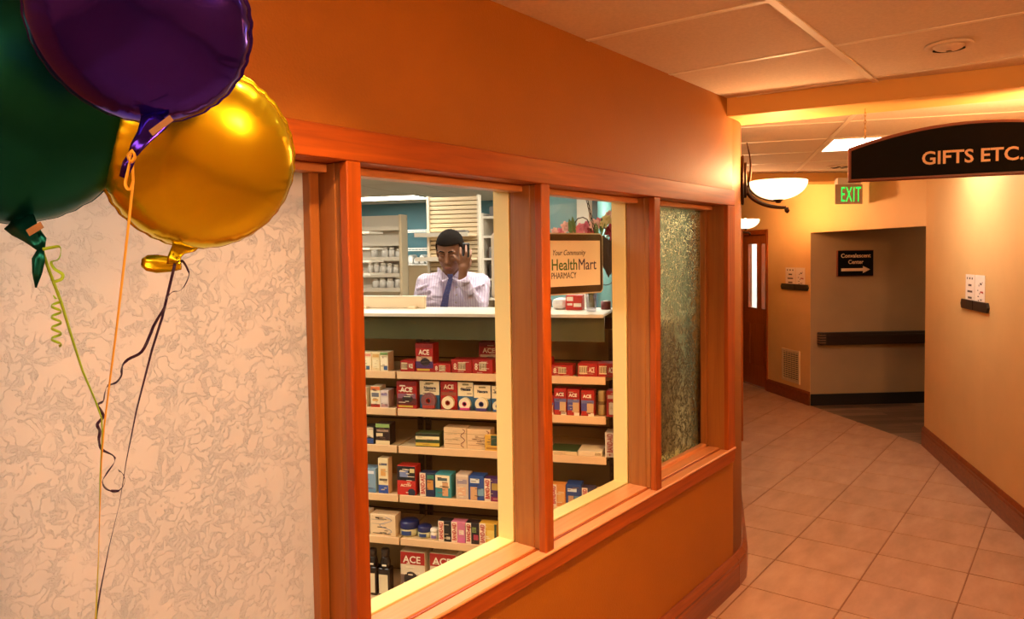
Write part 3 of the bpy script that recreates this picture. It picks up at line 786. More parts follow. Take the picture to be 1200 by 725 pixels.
notice(FA, FN, FD, ((921, 313, 334), (932.5, 313, 335), (943.5, 314, 336)), ((916, 337), (948, 340)), 'pair of paper notices in a dark holder beside the passage opening')
notice(RC, RN, RD, ((1132.5, 322, 353), (1143, 322, 355), (1155, 322, 359)), ((1128, 354), (1160, 364)), 'pair of paper notices in a dark holder on the right wall')

# ---- return-air grille
VF = Fr(FA, FD, -FN)
a0, z1_ = dpx(917, 407); a1, z0_ = dpx(937.5, 451); z1_ = .59; z0_ = .205
t = thing('vent_grille', 'cream return air grille low on the wall above the baseboard', 'vent', VF.p((a0+a1)/2, 0, z0_))
fw = .028
boxes('frame', [(VF, a0, a1, -.012, .0, z1_-fw, z1_), (VF, a0, a1, -.012, .0, z0_, z0_+fw), (VF, a0, a0+fw, -.012, .0, z0_+fw, z1_-fw), (VF, a1-fw, a1, -.012, .0, z0_+fw, z1_-fw)], 'vent_cream', t)
box('recess_shade', VF, a0+fw, a1-fw, -.002, -.0005, z0_+fw, z1_-fw, 'gap_shade', t)  # flat dark sheet in place of the shaded hollow behind the louvres
ns = 14
for k in range(ns):
    z_ = z0_+fw+(k+.5)*(z1_-z0_-2*fw)/ns
    box('louvre', VF, a0+fw, a1-fw, -.010, -.003, z_-.0065, z_+.004, 'vent_cream', t)
for k in range(1, 6):
    a_ = a0+fw+k*(a1-a0-2*fw)/6
    box('grille_bar', VF, a_-.003, a_+.003, -.0115, -.009, z0_+fw, z1_-fw, 'vent_cream', t)

# ---- passage: sign and handrail on the grey wall
GN = Vector((GD.y, -GD.x, 0))
if GN.dot(Vector((-1, -1, 0))) < 0: GN = -GN
gp = FA.copy()
def gab(x, y): q_ = px_plane(x, y, gp, GN); return (q_-gp).dot(GD), q_.z
GF = Fr(gp, GD, -GN)
a0, z1_ = gab(980, 293); a1, z0_ = gab(1022, 323.5)
a0b, z0b = gab(980, 323.5)
z1m, z0m = (gab(980, 293)[1]+gab(1022, 293)[1])/2, (gab(980, 323.5)[1]+gab(1022, 323.5)[1])/2
t = thing('direction_sign', 'black wall sign reading Convalescent Center with a right arrow', 'sign', GF.p((a0+a1)/2, 0, z0m))
box('backing', GF, a0, a1, -.03, 0, z0m, z1m, 'sign_frame', t, bevel=.003)
box('panel', GF, a0+.006, a1-.006, -.033, -.029, z0m+.006, z1m-.006, 'sign_black', t)
h_ = z1m-z0m; w_ = a1-a0
text('lettering', 'Convalescent', GF.at((a0+a1)/2, -.0335, z0m+h_*.72), h_*.15, 'sign_letter', t, align='CENTER', width=w_*.82, bold=.001)
text('lettering', 'Center', GF.at((a0+a1)/2, -.0335, z0m+h_*.48), h_*.15, 'sign_letter', t, align='CENTER', width=w_*.42, bold=.001)
AR = [(.1, .2), (.7, .2), (.7, .12), (.9, .255), (.7, .39), (.7, .31), (.1, .31)]
prism('arrow', GF, [(a0+w_*u_, z0m+h_*v_) for u_, v_ in AR], -.0345, -.033, 'sign_letter', t)
r0, rz1 = gab(957, 390); _, rz0 = gab(957, 404.5); rz1, rz0 = (rz1+gab(1085, 385)[1])/2, (rz0+gab(1085, 400)[1])/2
t = thing('handrail', 'dark brown crash handrail along the grey passage wall', 'handrail', GF.p(2.0, 0, rz0))
box('rail', GF, r0+.06, 3.9, -.09, -.03, rz0, rz1, 'rail_brown', t, bevel=.012, seg=2)
box('rail_cap', GF, r0+.06, 3.9, -.096, -.06, rz1-.05, rz1-.03, 'rail_brown', t, bevel=.003)
er = box('end_return', GF, r0, r0+.065, -.09, .0, rz0, rz1, 'rail_brown', t, bevel=.014, seg=2)
for k in range(4): box('groove', GF, r0-.001, r0+.064, -.0925, -.01, rz0+.025+k*.028, rz0+.033+k*.028, 'rail_stripe', er)
for a_ in (.6, 1.6, 2.6): box('bracket', GF, a_, a_+.05, -.035, 0, rz0+.03, rz1-.03, 'rail_brown', t)
# unseen troffers behind the camera, added as warm fill for the corridor
for k, (x_, y_, lb) in enumerate(((-1.0, -.56, 'added warm fill troffer behind the camera, nearer the window'), (-2.35, -.56, 'added warm fill troffer behind the camera, nearer the end wall'))):
    troffer('ceiling_light', Fr((x_, y_, CZ-.002), (1, 0, 0), (0, 1, 0)), .65, 1.32, lb, 'lamp_fill')
# recessed wall-wash downlights over the near corridor, just above the picture
for x_, y_, lb, e_, tgt in ((0.95, .92, 'recessed downlight nearest the balloons, aimed at the window wall', .5, (1.35, 1.42, 0)), (1.95, .55, 'recessed downlight in the near ceiling, aimed at the lower window wall', .95, (2.6, 1.3, 0))):
    t = thing('recessed_downlight', lb, 'ceiling light', (x_, y_, CZ))
    fr = Fr((x_, y_, CZ), (1, 0, 0), (0, 1, 0))
    lathe('trim_ring', fr, [(.055, .003), (.082, .003), (.085, -.003), (.08, -.006), (.058, -.006), (.055, .0)], 'ceil_panel', t, n=32)
    lathe('lens', fr, [(0, -.001), (.055, -.001), (.055, .002), (0, .002)], 'bulb', t, n=24)
    l = bpy.data.lights.new('lamp_light', 'SPOT'); l.energy = E_DOWN*2.6*e_; l.color = WARM; l.spot_size = math.radians(92); l.spot_blend = .8; l.shadow_soft_size = .05
    lo = bpy.data.objects.new('lamp_light', l); COL.objects.link(lo); lo.parent = t; lo.location = (0, 0, -.012)
    lo.rotation_euler = (Vector(tgt)-Vector((x_, y_, CZ))).to_track_quat('-Z', 'Y').to_euler()
# light fitting further along the side passage, round the corner of the opening
troffer('ceiling_light', Fr(FA+GD*1.9+FD*.5+Vector((0, 0, 2.436)), GD, FD), 1.2, .6, 'ceiling light inside the side passage', 'lamp_passage')
# ================================================================== pharmacy shell
INV = Vector((C225, S225, 0)); RTV = Vector((S225, -C225, 0))       # into the shop, to the right
PH = Fr((0, 0, 0), RTV, INV)                                        # p(right, into, up)
RMAX, RMIN, IMAX = -.06, -6.6, 10.0
def ph(a, b_): q_ = PH.p(a, b_, 0); return (q_.x, q_.y)
HSW = ((0, WY+WT-.002), (0, -1))
room = clipall([ph(RMIN, -2), ph(RMAX, -2), ph(RMAX, IMAX), ph(RMIN, IMAX)], [HSW])
struct(slab('floor_pharmacy', room, -.06, .0, 'pharm_floor'))
PCZ = 2.53
struct(slab('ceiling_pharmacy', room, PCZ, PCZ+.05, 'pharm_ceiling'))
struct(box('wall_pharmacy_back', PH, RMIN, RMAX+.05, IMAX, IMAX+.1, 0, 2.6, 'wall_teal'))
struct(box('wall_pharmacy_side', PH, RMIN-.1, RMIN, 1.6, IMAX+.1, 0, 2.6, 'wall_white'))
struct(box('wall_pharmacy_right', PH, RMAX-.01, RMAX+.02, 4.45, IMAX, 0, 2.6, 'wall_white'))
struct(boxes('wall_pharmacy_front', [(W0, -4.2, OX0, WY+WT, WY+WT+.012, 0, 2.6), (W0, OX0, 3.70, WY+WT, WY+WT+.012, 0, OZ0-.01), (W0, OX0, 3.70, WY+WT, WY+WT+.012, OZ1, 2.6)], 'wall_white'))
# light troffers of the shop
k = 0
for a_, b_, lb in ((-4.75, 8.6, 'bright ceiling light above the white pill shelves, far left'), (-2.35, 8.3, 'ceiling light above the hanging flowers, far right in the shop'), (-3.4, 5.2, 'shop ceiling light over the man'), (-1.2, 5.2, 'shop ceiling light right of the man'), (-5.6, 5.2, 'shop ceiling light at left'), (-3.3, 2.3, 'shop ceiling light before the counter, middle'), (-4.4, 1.2, 'shop ceiling light at the left front, near the frosted pane'), (-1.9, 3.75, 'shop ceiling light before the counter, right'), (-2.9, 0.65, 'shop ceiling light just behind the frosted pane')):
    troffer('ceiling_light', PH.at(a_, b_, PCZ-.012), 1.2, .6, lb, 'lamp_pharm')

# ================================================================== shelving under the counter
BZ = 0.06
GB = px_z(430, 700, BZ)                          # front of the base deck
GF0 = Fr((GB.x, GB.y, 0), RTV, INV)              # gondola frame: p(right, into, up)
def gz(x, y, into=0.0):
    q_ = px_plane(x, y, GF0.p(0, into, 0), INV); return (q_-GF0.o).dot(RTV), q_.z
plain('shelf_cream', '#e0b888', .45)
plain('shelf_deck', '#c7ab80', .5)
plain('back_brown', '#9a8050', .6, var=.08, vscale=5)
plain('back_dark', '#2f2114', .8)
plain('upright_dark', '#4a3820', .5)
plain('olive_panel', '#6d5c2c', .6, var=.15, vscale=4)
plain('counter_white', '#d6cbb8', .35)
plain('fascia_green', '#4a4a30', .25, var=.15, vscale=4)
plain('pricestrip', '#e6cfa6', .4)
JOINT = gz(464, 440)[0]
LIPY = [(500, 436.5), (500, 480.2), (500, 524.5), (500, 582.6), (500, 633.5)]
SHZ = [gz(*q_)[1] for q_ in LIPY]
CTZ = gz(500, 368.7)[1]
FASZ = gz(500, 397.5)[1]
BKD = .36
UNITS = [(JOINT-1.22, JOINT-.002, 'cream metal shelving unit under the counter, left of the joint'), (JOINT+.002, 1.205, 'cream metal shelving unit under the counter, right of the joint')]
for a0, a1, lb in UNITS:
    t = thing('shelving_unit', lb, 'shelf unit', GF0.p((a0+a1)/2, 0, 0))
    box('base_deck', GF0, a0, a1, 0, BKD, BZ-.03, BZ, 'shelf_deck', t, bevel=.003)
    box('kick_plate', GF0, a0, a1, .02, .04, 0, BZ-.03, 'back_dark', t)
    zz = [BZ]+SHZ[::-1]
    nb = 8
    for k in range(nb):                         # back slats with open dark joints
        z0 = BZ+.002+k*(FASZ-BZ+.03)/nb; z1 = BZ+.002+(k+1)*(FASZ-BZ+.03)/nb-.009
        box('back_slat', GF0, a0, a1, BKD, BKD+.012, z0, z1, 'back_brown', t)
    box('back_panel', GF0, a0, a1, BKD+.012, BKD+.02, 0, CTZ-.04, 'back_dark', t)
    for xx in (a0+.005, a1-.035) if a0 < 0 else (a0+.005, (a0+a1)/2-.1, a1-.035):
        up = box('upright', GF0, xx, xx+.03, BKD-.012, BKD, BZ, FASZ+.02, 'upright_dark', t)
        boxes('slots', [(GF0, xx+o_, xx+o_+.005, BKD-.0135, BKD-.0115, z_, z_+.013) for o_ in (.007, .018) for z_ in [BZ+.03+q_*.032 for q_ in range(int((FASZ-BZ-.05)/.032))]], 'back_dark', up)
    for z_ in SHZ:
        sh = box('shelf', GF0, a0+.002, a1-.002, .006, BKD-.012, z_-.02, z_, 'shelf_deck', t, bevel=.002)
        box('shelf_lip', GF0, a0+.002, a1-.002, 0, .008, z_-.034, z_+.002, 'shelf_cream', sh, bevel=.002)
        for xx in (a0+.006, a1-.012):
            prism('shelf_bracket', Fr(GF0.p(xx, 0, 0), INV, RTV), [(.03, z_-.02), (BKD-.012, z_-.02), (BKD-.012, z_-.06), (BKD-.05, z_-.06)], 0, .004, 'shelf_deck', sh)
# counter on top
CA0, CA1 = -2.3, 1.20
t = thing('counter', 'long white counter top with dark green front above the shelves', 'counter', GF0.p(-.4, .2, 0))
box('counter_top', GF0, CA0, CA1, -.03, .41, CTZ-.006, CTZ+.008, 'counter_white', t, bevel=.004)
box('counter_edge', GF0, CA0, CA1, -.034, -.03, CTZ-.006, CTZ+.007, 'counter_white', t)
box('fascia', GF0, CA0, CA1, .0, .02, FASZ, CTZ-.006, 'fascia_green', t)
box('rear_panel', GF0, CA0, CA1, BKD+.022, .40, 0, CTZ-.006, 'olive_panel', t)
CTOP = CTZ+.008

# cabinet back standing behind the obscure pane
t = thing('storage_cabinet', 'olive brown cabinet blurred behind the obscure glass pane', 'cabinet', (3.53, 1.9, 0))
box('cabinet_body', W0, 3.41, 3.67, 1.75, 2.05, 0, 1.38, 'olive_panel', t, bevel=.005)
box('cabinet_top', W0, 3.40, 3.68, 1.74, 2.06, 1.38, 1.41, 'counter_white', t, bevel=.003)
for x_ in (3.415, 3.545): box('cabinet_door', W0, x_, x_+.12, 1.738, 1.75, .08, 1.34, 'olive_panel', t, bevel=.004)
# ================================================================== goods on the shelves
PC = {}
def pm(col, rough=.45):
    """packaging colour"""
    k = 'pack_'+col.lstrip('#')
    if k not in MAT: plain(k, col, rough)
    return k
LV = {1: SHZ[0], 2: SHZ[1], 3: SHZ[2], 4: SHZ[3], 5: SHZ[4], 0: BZ}
def pack(name, label, cat, lv, x0, x1, yt, col, depth=.07, back=.012, prints=(), texts=(), tilt=0.0, side=None, ybase=None):
    """a carton standing on shelf lv between picture columns x0..x1, top at picture row yt.
    prints: (u0,u1,v0,v1,colour) flat panels; texts: (string,u,v,capheight,width,colour,vertical)"""
    z0 = LV[lv]
    ym = yt
    a0 = gz(x0, ym, back)[0]; a1 = gz(x1, ym, back)[0]; z1 = gz((x0+x1)/2, yt, back)[1]
    w_, h_ = a1-a0, z1-z0
    fr = GF0.at(a0, back, z0)
    if tilt: fr = fr.rot(tilt)
    t = thing(name, label, cat, fr.p(w_/2, depth/2, 0))
    box('carton', fr, 0, w_, 0, depth, 0, h_, pm(col), t, bevel=.0012)
    for k, (u0, u1, v0, v1, c) in enumerate(prints):
        e_ = -.0004-.0002*k
        box('print_panel', fr, max(.001, w_*u0), min(w_-.001, w_*u1), e_, .0004, max(.001, h_*v0), min(h_-.001, h_*v1), pm(c), t)
    for s, u, v_, ch, wd, c, vert in texts:
        if vert:   # reads upwards
            tf = Fr(fr.p(w_*u, -.0022, h_*v_), fr.u, fr.i, -fr.r)
            text('lettering', s, tf, w_*ch, pm(c), t, width=h_*wd, bold=.0006, extrude=.0002)
        else:
            text('lettering', s, fr.at(w_*u, -.0022, h_*v_), h_*ch, pm(c), t, width=w_*wd, bold=.0008, extrude=.0002)
    # small print: a handful of tiny lines
    rq = random.Random(int(x0*7)+lv); L = []
    for k in range(rq.randint(5, 9)):
        u0 = rq.uniform(.08, .6); v0 = rq.uniform(.06, .9); L.append((fr, w_*u0, w_*min(.94, u0+rq.uniform(.12, .4)), -.0021, .0, h_*v0, h_*(v0+.022)))
    boxes('fine_print', L, pm(rq.choice(['#e8d8b8', '#4a3a30', '#c8b088', '#7a5a40'])), t)['kind'] = 'stuff'
    return t, fr, w_, h_
def disc(name, fr, cx_, cz_, r, rin, b0, b1, mat, t, n=28, half=False):
    prof = []
    v, f = [], []
    N_ = n+1 if half else n
    for k in range(N_):
        a = (math.pi*k/n) if half else 2*math.pi*k/n
        c, s = math.cos(a), math.sin(a)
        for rr, bb in ((r, b0), (r, b1), (rin, b1), (rin, b0)):
            v.append(fr.p(cx_+rr*c, bb, cz_+rr*s))
    for k in range(n if not half else n):
        j = (k+1) % N_
        for q_ in range(4):
            f.append((k*4+q_, j*4+q_, j*4+(q_+1) % 4, k*4+(q_+1) % 4))
    if half: f += [(0, 1, 2, 3), (N_*4-4, N_*4-1, N_*4-2, N_*4-3)]
    return obj(name, v, f, mat, t, False)
def barcode(fr, w_, h_, u0, u1, v0, v1, t):
    box('barcode_panel', fr, w_*u0, w_*u1, -.0012, .0003, h_*v0, h_*v1, pm('#e8d3a4'), t)
    n = 6
    L = []
    for k in range(n):
        a = u0+(u1-u0)*(k+.35)/n
        L.append((fr, w_*a, w_*(a+(u1-u0)*.09), -.0016, .0, h_*(v0+.08), h_*(v1-.08)))
    o = boxes('barcode_bars', L, pm('#5a4220'), t); o['kind'] = 'stuff'
RED, DRED, CRM = '#a3150c', '#7a0f0a', '#ecd9b0'
B = 'box'
# --- top shelf, left pane
pack('medicine_box', 'cream carton with pink heading at the left end of the top shelf', B, 1, 419.5, 435, 412.5, '#e9d6a8', prints=[(.05, .95, .78, .92, '#d98a70'), (.1, .9, .3, .7, '#f0e2bb'), (.6, .85, .08, .26, '#4a6a8a')])
pack('medicine_box', 'cream carton with tan print, second on the top shelf', B, 1, 435.4, 444.8, 412.5, '#e6cf9c', prints=[(.1, .9, .72, .9, '#d7a860'), (.1, .9, .15, .6, '#eedfb4')])
pack('medicine_box', 'cream carton with a green top band on the top shelf', B, 1, 445.2, 454.5, 412.5, '#e9d8ae', prints=[(0, 1, .84, 1, '#7c9a54'), (.1, .9, .3, .75, '#f2e6c4'), (.45, .9, .06, .28, '#3d5c8c')])
def flatred(lb, lv, x0, x1, yt, ace=None, back=.012, depth=.09, col=RED):
    t, fr, w_, h_ = pack('bandage_box', lb, B, lv, x0, x1, yt, col, depth=depth, back=back, texts=[('ACE', ace, .35, .38, .28, '#f0dcb8', False)] if ace else [('8', .12, .28, .45, .14, '#f0dcb8', False)])
    barcode(fr, w_, h_, *((.06, .48) if ace else (.34, .70)), .22, .82, t)
flatred('small red ACE box lying left of the tall ACE box', 1, 469, 486, 422.5, ace=.6)
def acebox(lb, lv, x0, x1, yt, back=.012, art=(('#4a2a5c', '#c9a07a')), depth=.08):
    t, fr, w_, h_ = pack('bandage_box', lb, B, lv, x0, x1, yt, RED, depth=depth, back=back,
        prints=[(.0, 1, .84, 1, DRED), (.06, .94, .36, .55, art[1]), (.0, 1, .14, .38, art[0]), (.08, .8, .05, .12, '#caa93e')],
        texts=[('ACE', .2, .62, .17, .6, '#f4e4c6', False)])
    v, f = [], []
    for k in range(12):
        a = 2*math.pi*k/12; v.append(fr.p(w_*(.55+.28*math.cos(a)), -.0016, h_*(.36+.13*math.sin(a))))
    obj('photo_knee', v, [tuple(range(12))], pm('#2a1a18'), t)
acebox('tall red ACE bandage box on the top shelf', 1, 486.6, 507.2, 402.5)
flatred('low red box just right of the tall ACE box', 1, 507.6, 528, 426, back=.006)
flatred('red box with barcode, second from right in the left top row', 1, 528.6, 552.6, 421.3)
flatred('red box with barcode at the right end of the left top row', 1, 553.4, 577, 421.3)
acebox('dark red ACE box standing behind the flat red boxes', 1, 561, 585, 401, back=.15)
# --- second shelf
pack('ointment_box', 'white carton with red swoosh at the left end of the second shelf', B, 2, 419.5, 429.3, 453.8, '#e9dcc0', prints=[(0, 1, .15, .38, '#b52a1a'), (.1, .9, .82, .95, '#b52a1a')])
pack('ointment_box', 'white carton with orange top and red foot on the second shelf', B, 2, 434, 445, 452.5, '#eadab4', prints=[(0, 1, .82, 1, '#d3703c'), (0, 1, 0, .16, '#b5301c'), (.12, .88, .5, .7, '#6a6a70'), (.2, .8, .3, .4, '#d9a05a')])
pack('ointment_box', 'pale lilac carton standing left of the red ACE box, second shelf', B, 2, 445.4, 455, 457.3, '#cfc0b8', prints=[(.15, .85, .7, .85, '#8a7a9a'), (.15, .85, .3, .6, '#ddd0c4'), (.1, .9, .05, .2, '#b88a8a')])
acebox('red ACE bandage box standing on the second shelf', 2, 464.5, 488, 446.8, art=('#5a1c1a', '#8a5a6a'))
def tapecard(lb, x0, x1, yt, roll, band, word='Nexcare', ace=False):
    if ace:
        t, fr, w_, h_ = pack('tape_card', lb, 'tape', 2, x0, x1, yt, RED, depth=.006, back=.03, prints=[(.05, .95, .5, .62, '#8c4a30')], texts=[('ACE', .22, .74, .15, .6, '#f0dcb8', False)])
    else:
        t, fr, w_, h_ = pack('tape_card', lb, 'tape', 2, x0, x1, yt, '#2a5a7c', depth=.006, back=.03, prints=[(0, 1, .5, 1, '#ead9ae'), (.3, .7, .88, .94, '#8a7a50')], texts=[(word, .22, .70, .11, .6, '#2a3448', False)])
    r = min(w_*.36, h_*.34)
    disc('tape_roll', fr, w_*.5, r*1.05+.004, r, r*.38, -.02, 0, pm(roll), t, half=False)
    disc('tape_core', fr, w_*.5, r*1.05+.004, r*.40, r*.30, -.021, 0, pm(band), t)
    if not ace: box('roll_band', fr, w_*.5-r*.8, w_*.5+r*.8, -.0215, -.0005, r*.15, r*.55, pm(band), t)
tapecard('blue and cream tape card with a dull brown roll', 491.5, 514.8, 446, '#7c4a48', '#a8382a')
tapecard('red ACE card with a round white tape roll', 516, 535.5, 446.8, '#e8d8ae', '#a8452a', ace=True)
tapecard('blue and cream tape card with a white roll and pink band', 536.2, 554.6, 447.5, '#e9dcb8', '#c0387a')
tapecard('blue and cream tape card with a white roll and purple band', 555, 575, 451, '#e6d8b0', '#4a3a78')
tapecard('blue tape card partly hidden behind the cream window jamb', 576, 592, 452, '#d8cfae', '#3a5a8a')
# --- third shelf
pack('supplement_box', 'black carton with cream patch and blue foot, third shelf', B, 3, 425.2, 438.5, 499.7, '#221c18', prints=[(.12, .9, .38, .95, '#e0cda6'), (.2, .9, .05, .32, '#33508c')])
pack('supplement_box', 'brown carton with a light green top on the third shelf', B, 3, 439.8, 456.5, 496.3, '#2e1c16', prints=[(0, 1, .82, 1, '#86a85c'), (.05, .5, .38, .55, '#dcc79a'), (.1, .9, .62, .72, '#a88a70'), (0, 1, 0, .2, '#e6cf9e')])
pack('gauze_box', 'low box striped cream, dark green and yellow on the third shelf', B, 3, 486.6, 514.5, 507.8, '#3c4a24', tilt=.05, prints=[(0, 1, .78, .98, '#2a2c18'), (0, 1, .55, .78, '#e9d8a4'), (0, 1, .08, .30, '#d2b23c')])
for (x0, x1, yt, lb) in ((519.8, 546.4, 501, 'cream wide box with maroon scrawl, left of a pair on the third shelf'), (547, 574.5, 503, 'cream wide box, right of the pair on the third shelf')):
    t, fr, w_, h_ = pack('gauze_box', lb, B, 3, x0, x1, yt, '#e0bf92', back=.025, prints=[(0, 1, .72, .75, '#b89a70'), (.05, .6, .40, .43, '#b08a62'), (.05, .7, .18, .21, '#b08a62')])
    pts = [fr.p(w_*(.84+.1*math.sin(k*1.3)), -.002, h_*(.95-.09*k)) for k in range(11)]
    tube('script_mark', pts, .0016, pm('#7a2a20'), t, sides=5)
pack('bandage_tray', 'small yellow carton with a dark green top at the right, third shelf', B, 3, 568, 592, 510, '#d9a63c', back=.004, depth=.018, prints=[(.3, 1, .35, 1, '#2e4a34'), (.08, .9, .12, .24, '#a8762a')])
# --- fourth shelf
pack('tea_box', 'blue grey carton with a pink heart shape, fourth shelf', B, 4, 420, 440, 548.5, '#7f9cb0', prints=[(.1, .9, .78, .9, '#d8dce0'), (.05, .55, .35, .62, '#d9b8a0'), (.15, .45, .42, .55, '#c06a5c'), (.0, 1, .0, .2, '#5f86a4')])
pack('cream_box', 'tall narrow cream carton with a blue foot, fourth shelf', B, 4, 442.8, 454.4, 536.8, '#e9d5a6', depth=.05, prints=[(0, 1, 0, .24, '#2f4f9a'), (.1, .9, .36, .42, '#5a5040'), (.1, .9, .80, .86, '#5a5a6a'), (.25, .75, .5, .7, '#e2a45a')])
t, fr, w_, h_ = pack('razor_box', 'black and red carton on the fourth shelf', B, 4, 465, 486.5, 546, '#c2281a', prints=[(0, 1, .5, 1, '#17151a'), (.15, .6, .62, .85, '#7a86b0'), (.7, .95, .78, .92, '#d8c48a')], texts=[('ACTIV', .2, .3, .08, .6, '#f0c8a0', False)])
disc('photo_oval', fr, w_*.78, h_*.1, w_*.2, .0, -.0016, 0, pm('#2a3040'), t)
def bandaid(lb, lv, x0, x1, yt, strip_, art, arts=(), back=.012, depth=.05):
    """white end strip with upright red lettering and a printed front"""
    sw = strip_
    pr = [(0, sw, 0, 1, '#efdcc0'), (sw, 1, 0, 1, art)] + list(arts)
    pack('bandage_box', lb, B, lv, x0, x1, yt, art, depth=depth, back=back, prints=pr, texts=[('BAND-AID', sw*.84, .10, sw*.66, .82, '#b8121a', True)])
bandaid('BAND-AID box with dark blue and green front, fourth shelf', 4, 491.5, 509.2, 554, .40, '#1a2848', [(.5, .9, .3, .7, '#c8883a'), (.5, .95, .72, .92, '#3c7a5c')])
pack('bandage_box', 'white and teal bandage carton with a tan figure, fourth shelf', B, 4, 509.8, 528.5, 555.5, '#3a8a90', prints=[(0, .9, .42, .95, '#efdfb8'), (.15, .75, .72, .84, '#4a5a5a'), (.45, .8, .08, .66, '#d8a070')])
pack('bandage_box', 'pale pinkish bandage carton on the fourth shelf', B, 4, 534, 548.5, 555.8, '#c9b29c', prints=[(.1, .9, .62, .8, '#9a8c98'), (.15, .8, .15, .5, '#dcae8a'), (.0, 1, .9, 1, '#d8c8b4')])
pack('bandage_box', 'blue bandage carton with a tan arm picture, fourth shelf', B, 4, 549.2, 566.8, 558, '#274a8c', prints=[(.1, .7, .72, .9, '#dfe0d8'), (.1, .55, .0, .55, '#d0a070'), (.6, 1, .2, .5, '#7aa0b4')])
bandaid('BAND-AID box with purple front at the jamb, fourth shelf', 4, 567.2, 585, 560.7, .42, '#4a2a5a', [(.5, 1, .5, .8, '#a88a40'), (.45, 1, 0, .2, '#8a2a50')])
# --- fifth shelf
pack('bandage_box', 'white carton with red lettering cut by the post, fifth shelf', B, 5, 415, 431, 598.8, '#ecd8bc', texts=[('BAND', .93, .1, .5, .8, '#b8121a', True)])
t, fr, w_, h_ = pack('gauze_box', 'wide cream carton with faint blue script, fifth shelf', B, 5, 433.6, 463, 603, '#e4c69c', prints=[(.05, .55, .74, .77, '#a89a8a'), (.05, .6, .55, .57, '#a89a8a')])
tube('script_mark', [fr.p(w_*(.62+.25*math.sin(k*.9)), -.002, h_*(.9-.075*k)) for k in range(11)], .0012, pm('#8a94b4'), t, sides=5)
def jar(name, lb, x0, x1, yt, body, lid, labelc, lidfrac=.42):
    back = .02
    a0, a1 = gz(x0, yt, back)[0], gz(x1, yt, back)[0]; r = (a1-a0)/2
    z1 = gz((x0+x1)/2, yt, back+r)[1]; z0 = LV[5]; h_ = z1-z0
    fr = GF0.at((a0+a1)/2, back+r, z0)
    t = thing(name, lb, 'jar', fr.o)
    lathe('jar_body', fr, [(0, 0), (r*.82, 0), (r*.95, h_*.06), (r, h_*.2), (r*.97, h_*.45), (r*.86, h_*(1-lidfrac))], pm(body, .25), t)
    lathe('lid', fr, [(r*.99, h_*(1-lidfrac)), (r*1.0, h_*(1-lidfrac)+.002), (r*.98, h_*.86), (r*.84, h_*.97), (0, h_)], pm(lid, .3), t)
    v, f = [], []
    for k in range(11):
        a = math.radians(-122+64*k/10)
        for hh in (.12, .40):
            v.append(fr.p(r*1.015*math.cos(a), r*1.015*math.sin(a), h_*hh))
    for k in range(10): f.append((k*2, k*2+2, k*2+3, k*2+1))
    obj('jar_label', v, f, pm(labelc), t, True)
jar('petroleum_jelly_jar', 'larger blue-lidded jelly jar on the fifth shelf', 464.5, 486, 607.3, '#c6c49a', '#1c2458', '#24407c', .5)
jar('petroleum_jelly_jar', 'smaller blue-lidded jelly jar on the fifth shelf', 486.8, 502.5, 614, '#c6c49a', '#1c2458', '#24407c', .5)
jar('cream_jar', 'small white jar with purple print beside the jelly jars', 502.2, 513, 617.8, '#e6d6c0', '#e9dcc8', '#7a6aa0', .3)
bandaid('BAND-AID box with a plain black front, fifth shelf', 5, 513.2, 528, 610.2, .46, '#1a1614', [(.65, .95, .12, .25, '#c8bca0')])
bandaid('BAND-AID box with a pink cartoon front, fifth shelf', 5, 528.6, 545, 611.4, .42, '#c8708c', [(.5, 1, 0, .25, '#d06a9a'), (.55, .9, .4, .62, '#e8d0c0')])
bandaid('BAND-AID box with a black floral front, fifth shelf', 5, 545.4, 561, 612.6, .42, '#241a1c', [(.5, .8, .55, .8, '#7a8a4a'), (.6, .95, .2, .45, '#a8384a')])
bandaid('BAND-AID box with a yellow front, fifth shelf', 5, 561.4, 582, 613.4, .36, '#d8a83a', [(.45, .85, .2, .7, '#e8c860'), (.86, 1, 0, 1, '#3a4a30')])
# --- base deck
def bottle(lb, x0, x1, ytop, ysh):
    back = .03
    a0, a1 = gz(x0, 690, back)[0], gz(x1, 690, back)[0]; w_ = a1-a0
    z1 = gz((x0+x1)/2, ytop, back)[1]; zs = gz((x0+x1)/2, ysh, back)[1]
    fr = GF0.at(a0, back, BZ)
    t = thing('peroxide_bottle', lb, 'bottle', fr.p(w_/2, w_/2, 0))
    box('bottle_body', fr, 0, w_, 0, w_*.9, 0, zs-BZ, 'bottle_brown', t, bevel=.008, seg=3)
    c = fr.at(w_/2, w_*.45, 0); H = zs-BZ; h2 = z1-BZ
    lathe('bottle_neck', c, [(w_*.44, H-.006), (w_*.42, H+(h2-H)*.3), (w_*.33, H+(h2-H)*.5), (w_*.31, H+(h2-H)*.62)], 'bottle_brown', t, n=20)
    lathe('cap', c, [(w_*.33, H+(h2-H)*.6), (w_*.34, h2-.004), (w_*.3, h2), (0, h2)], pm('#3a2a1c'), t, n=20)
    box('bottle_label', fr, w_*.1, w_*.86, -.0008, .001, H*.10, H*.78, pm('#e2cfa8'), t)
    box('neck_band', fr, w_*.4, w_*.75, -.001, .001, H+.012, H+.02, pm('#efe4cc'), t)
mt, nt, b = nodes('bottle_brown'); b.inputs['Base Color'].default_value = (*lin('#1c1108'), 1); b.inputs['Roughness'].default_value = .25
bottle('dark brown bottle with a cream label, left of the two on the base deck', 428, 441.5, 645, 664)
bottle('dark brown bottle with a cream label, beside the large ACE box on the base deck', 443, 456.5, 645, 666)
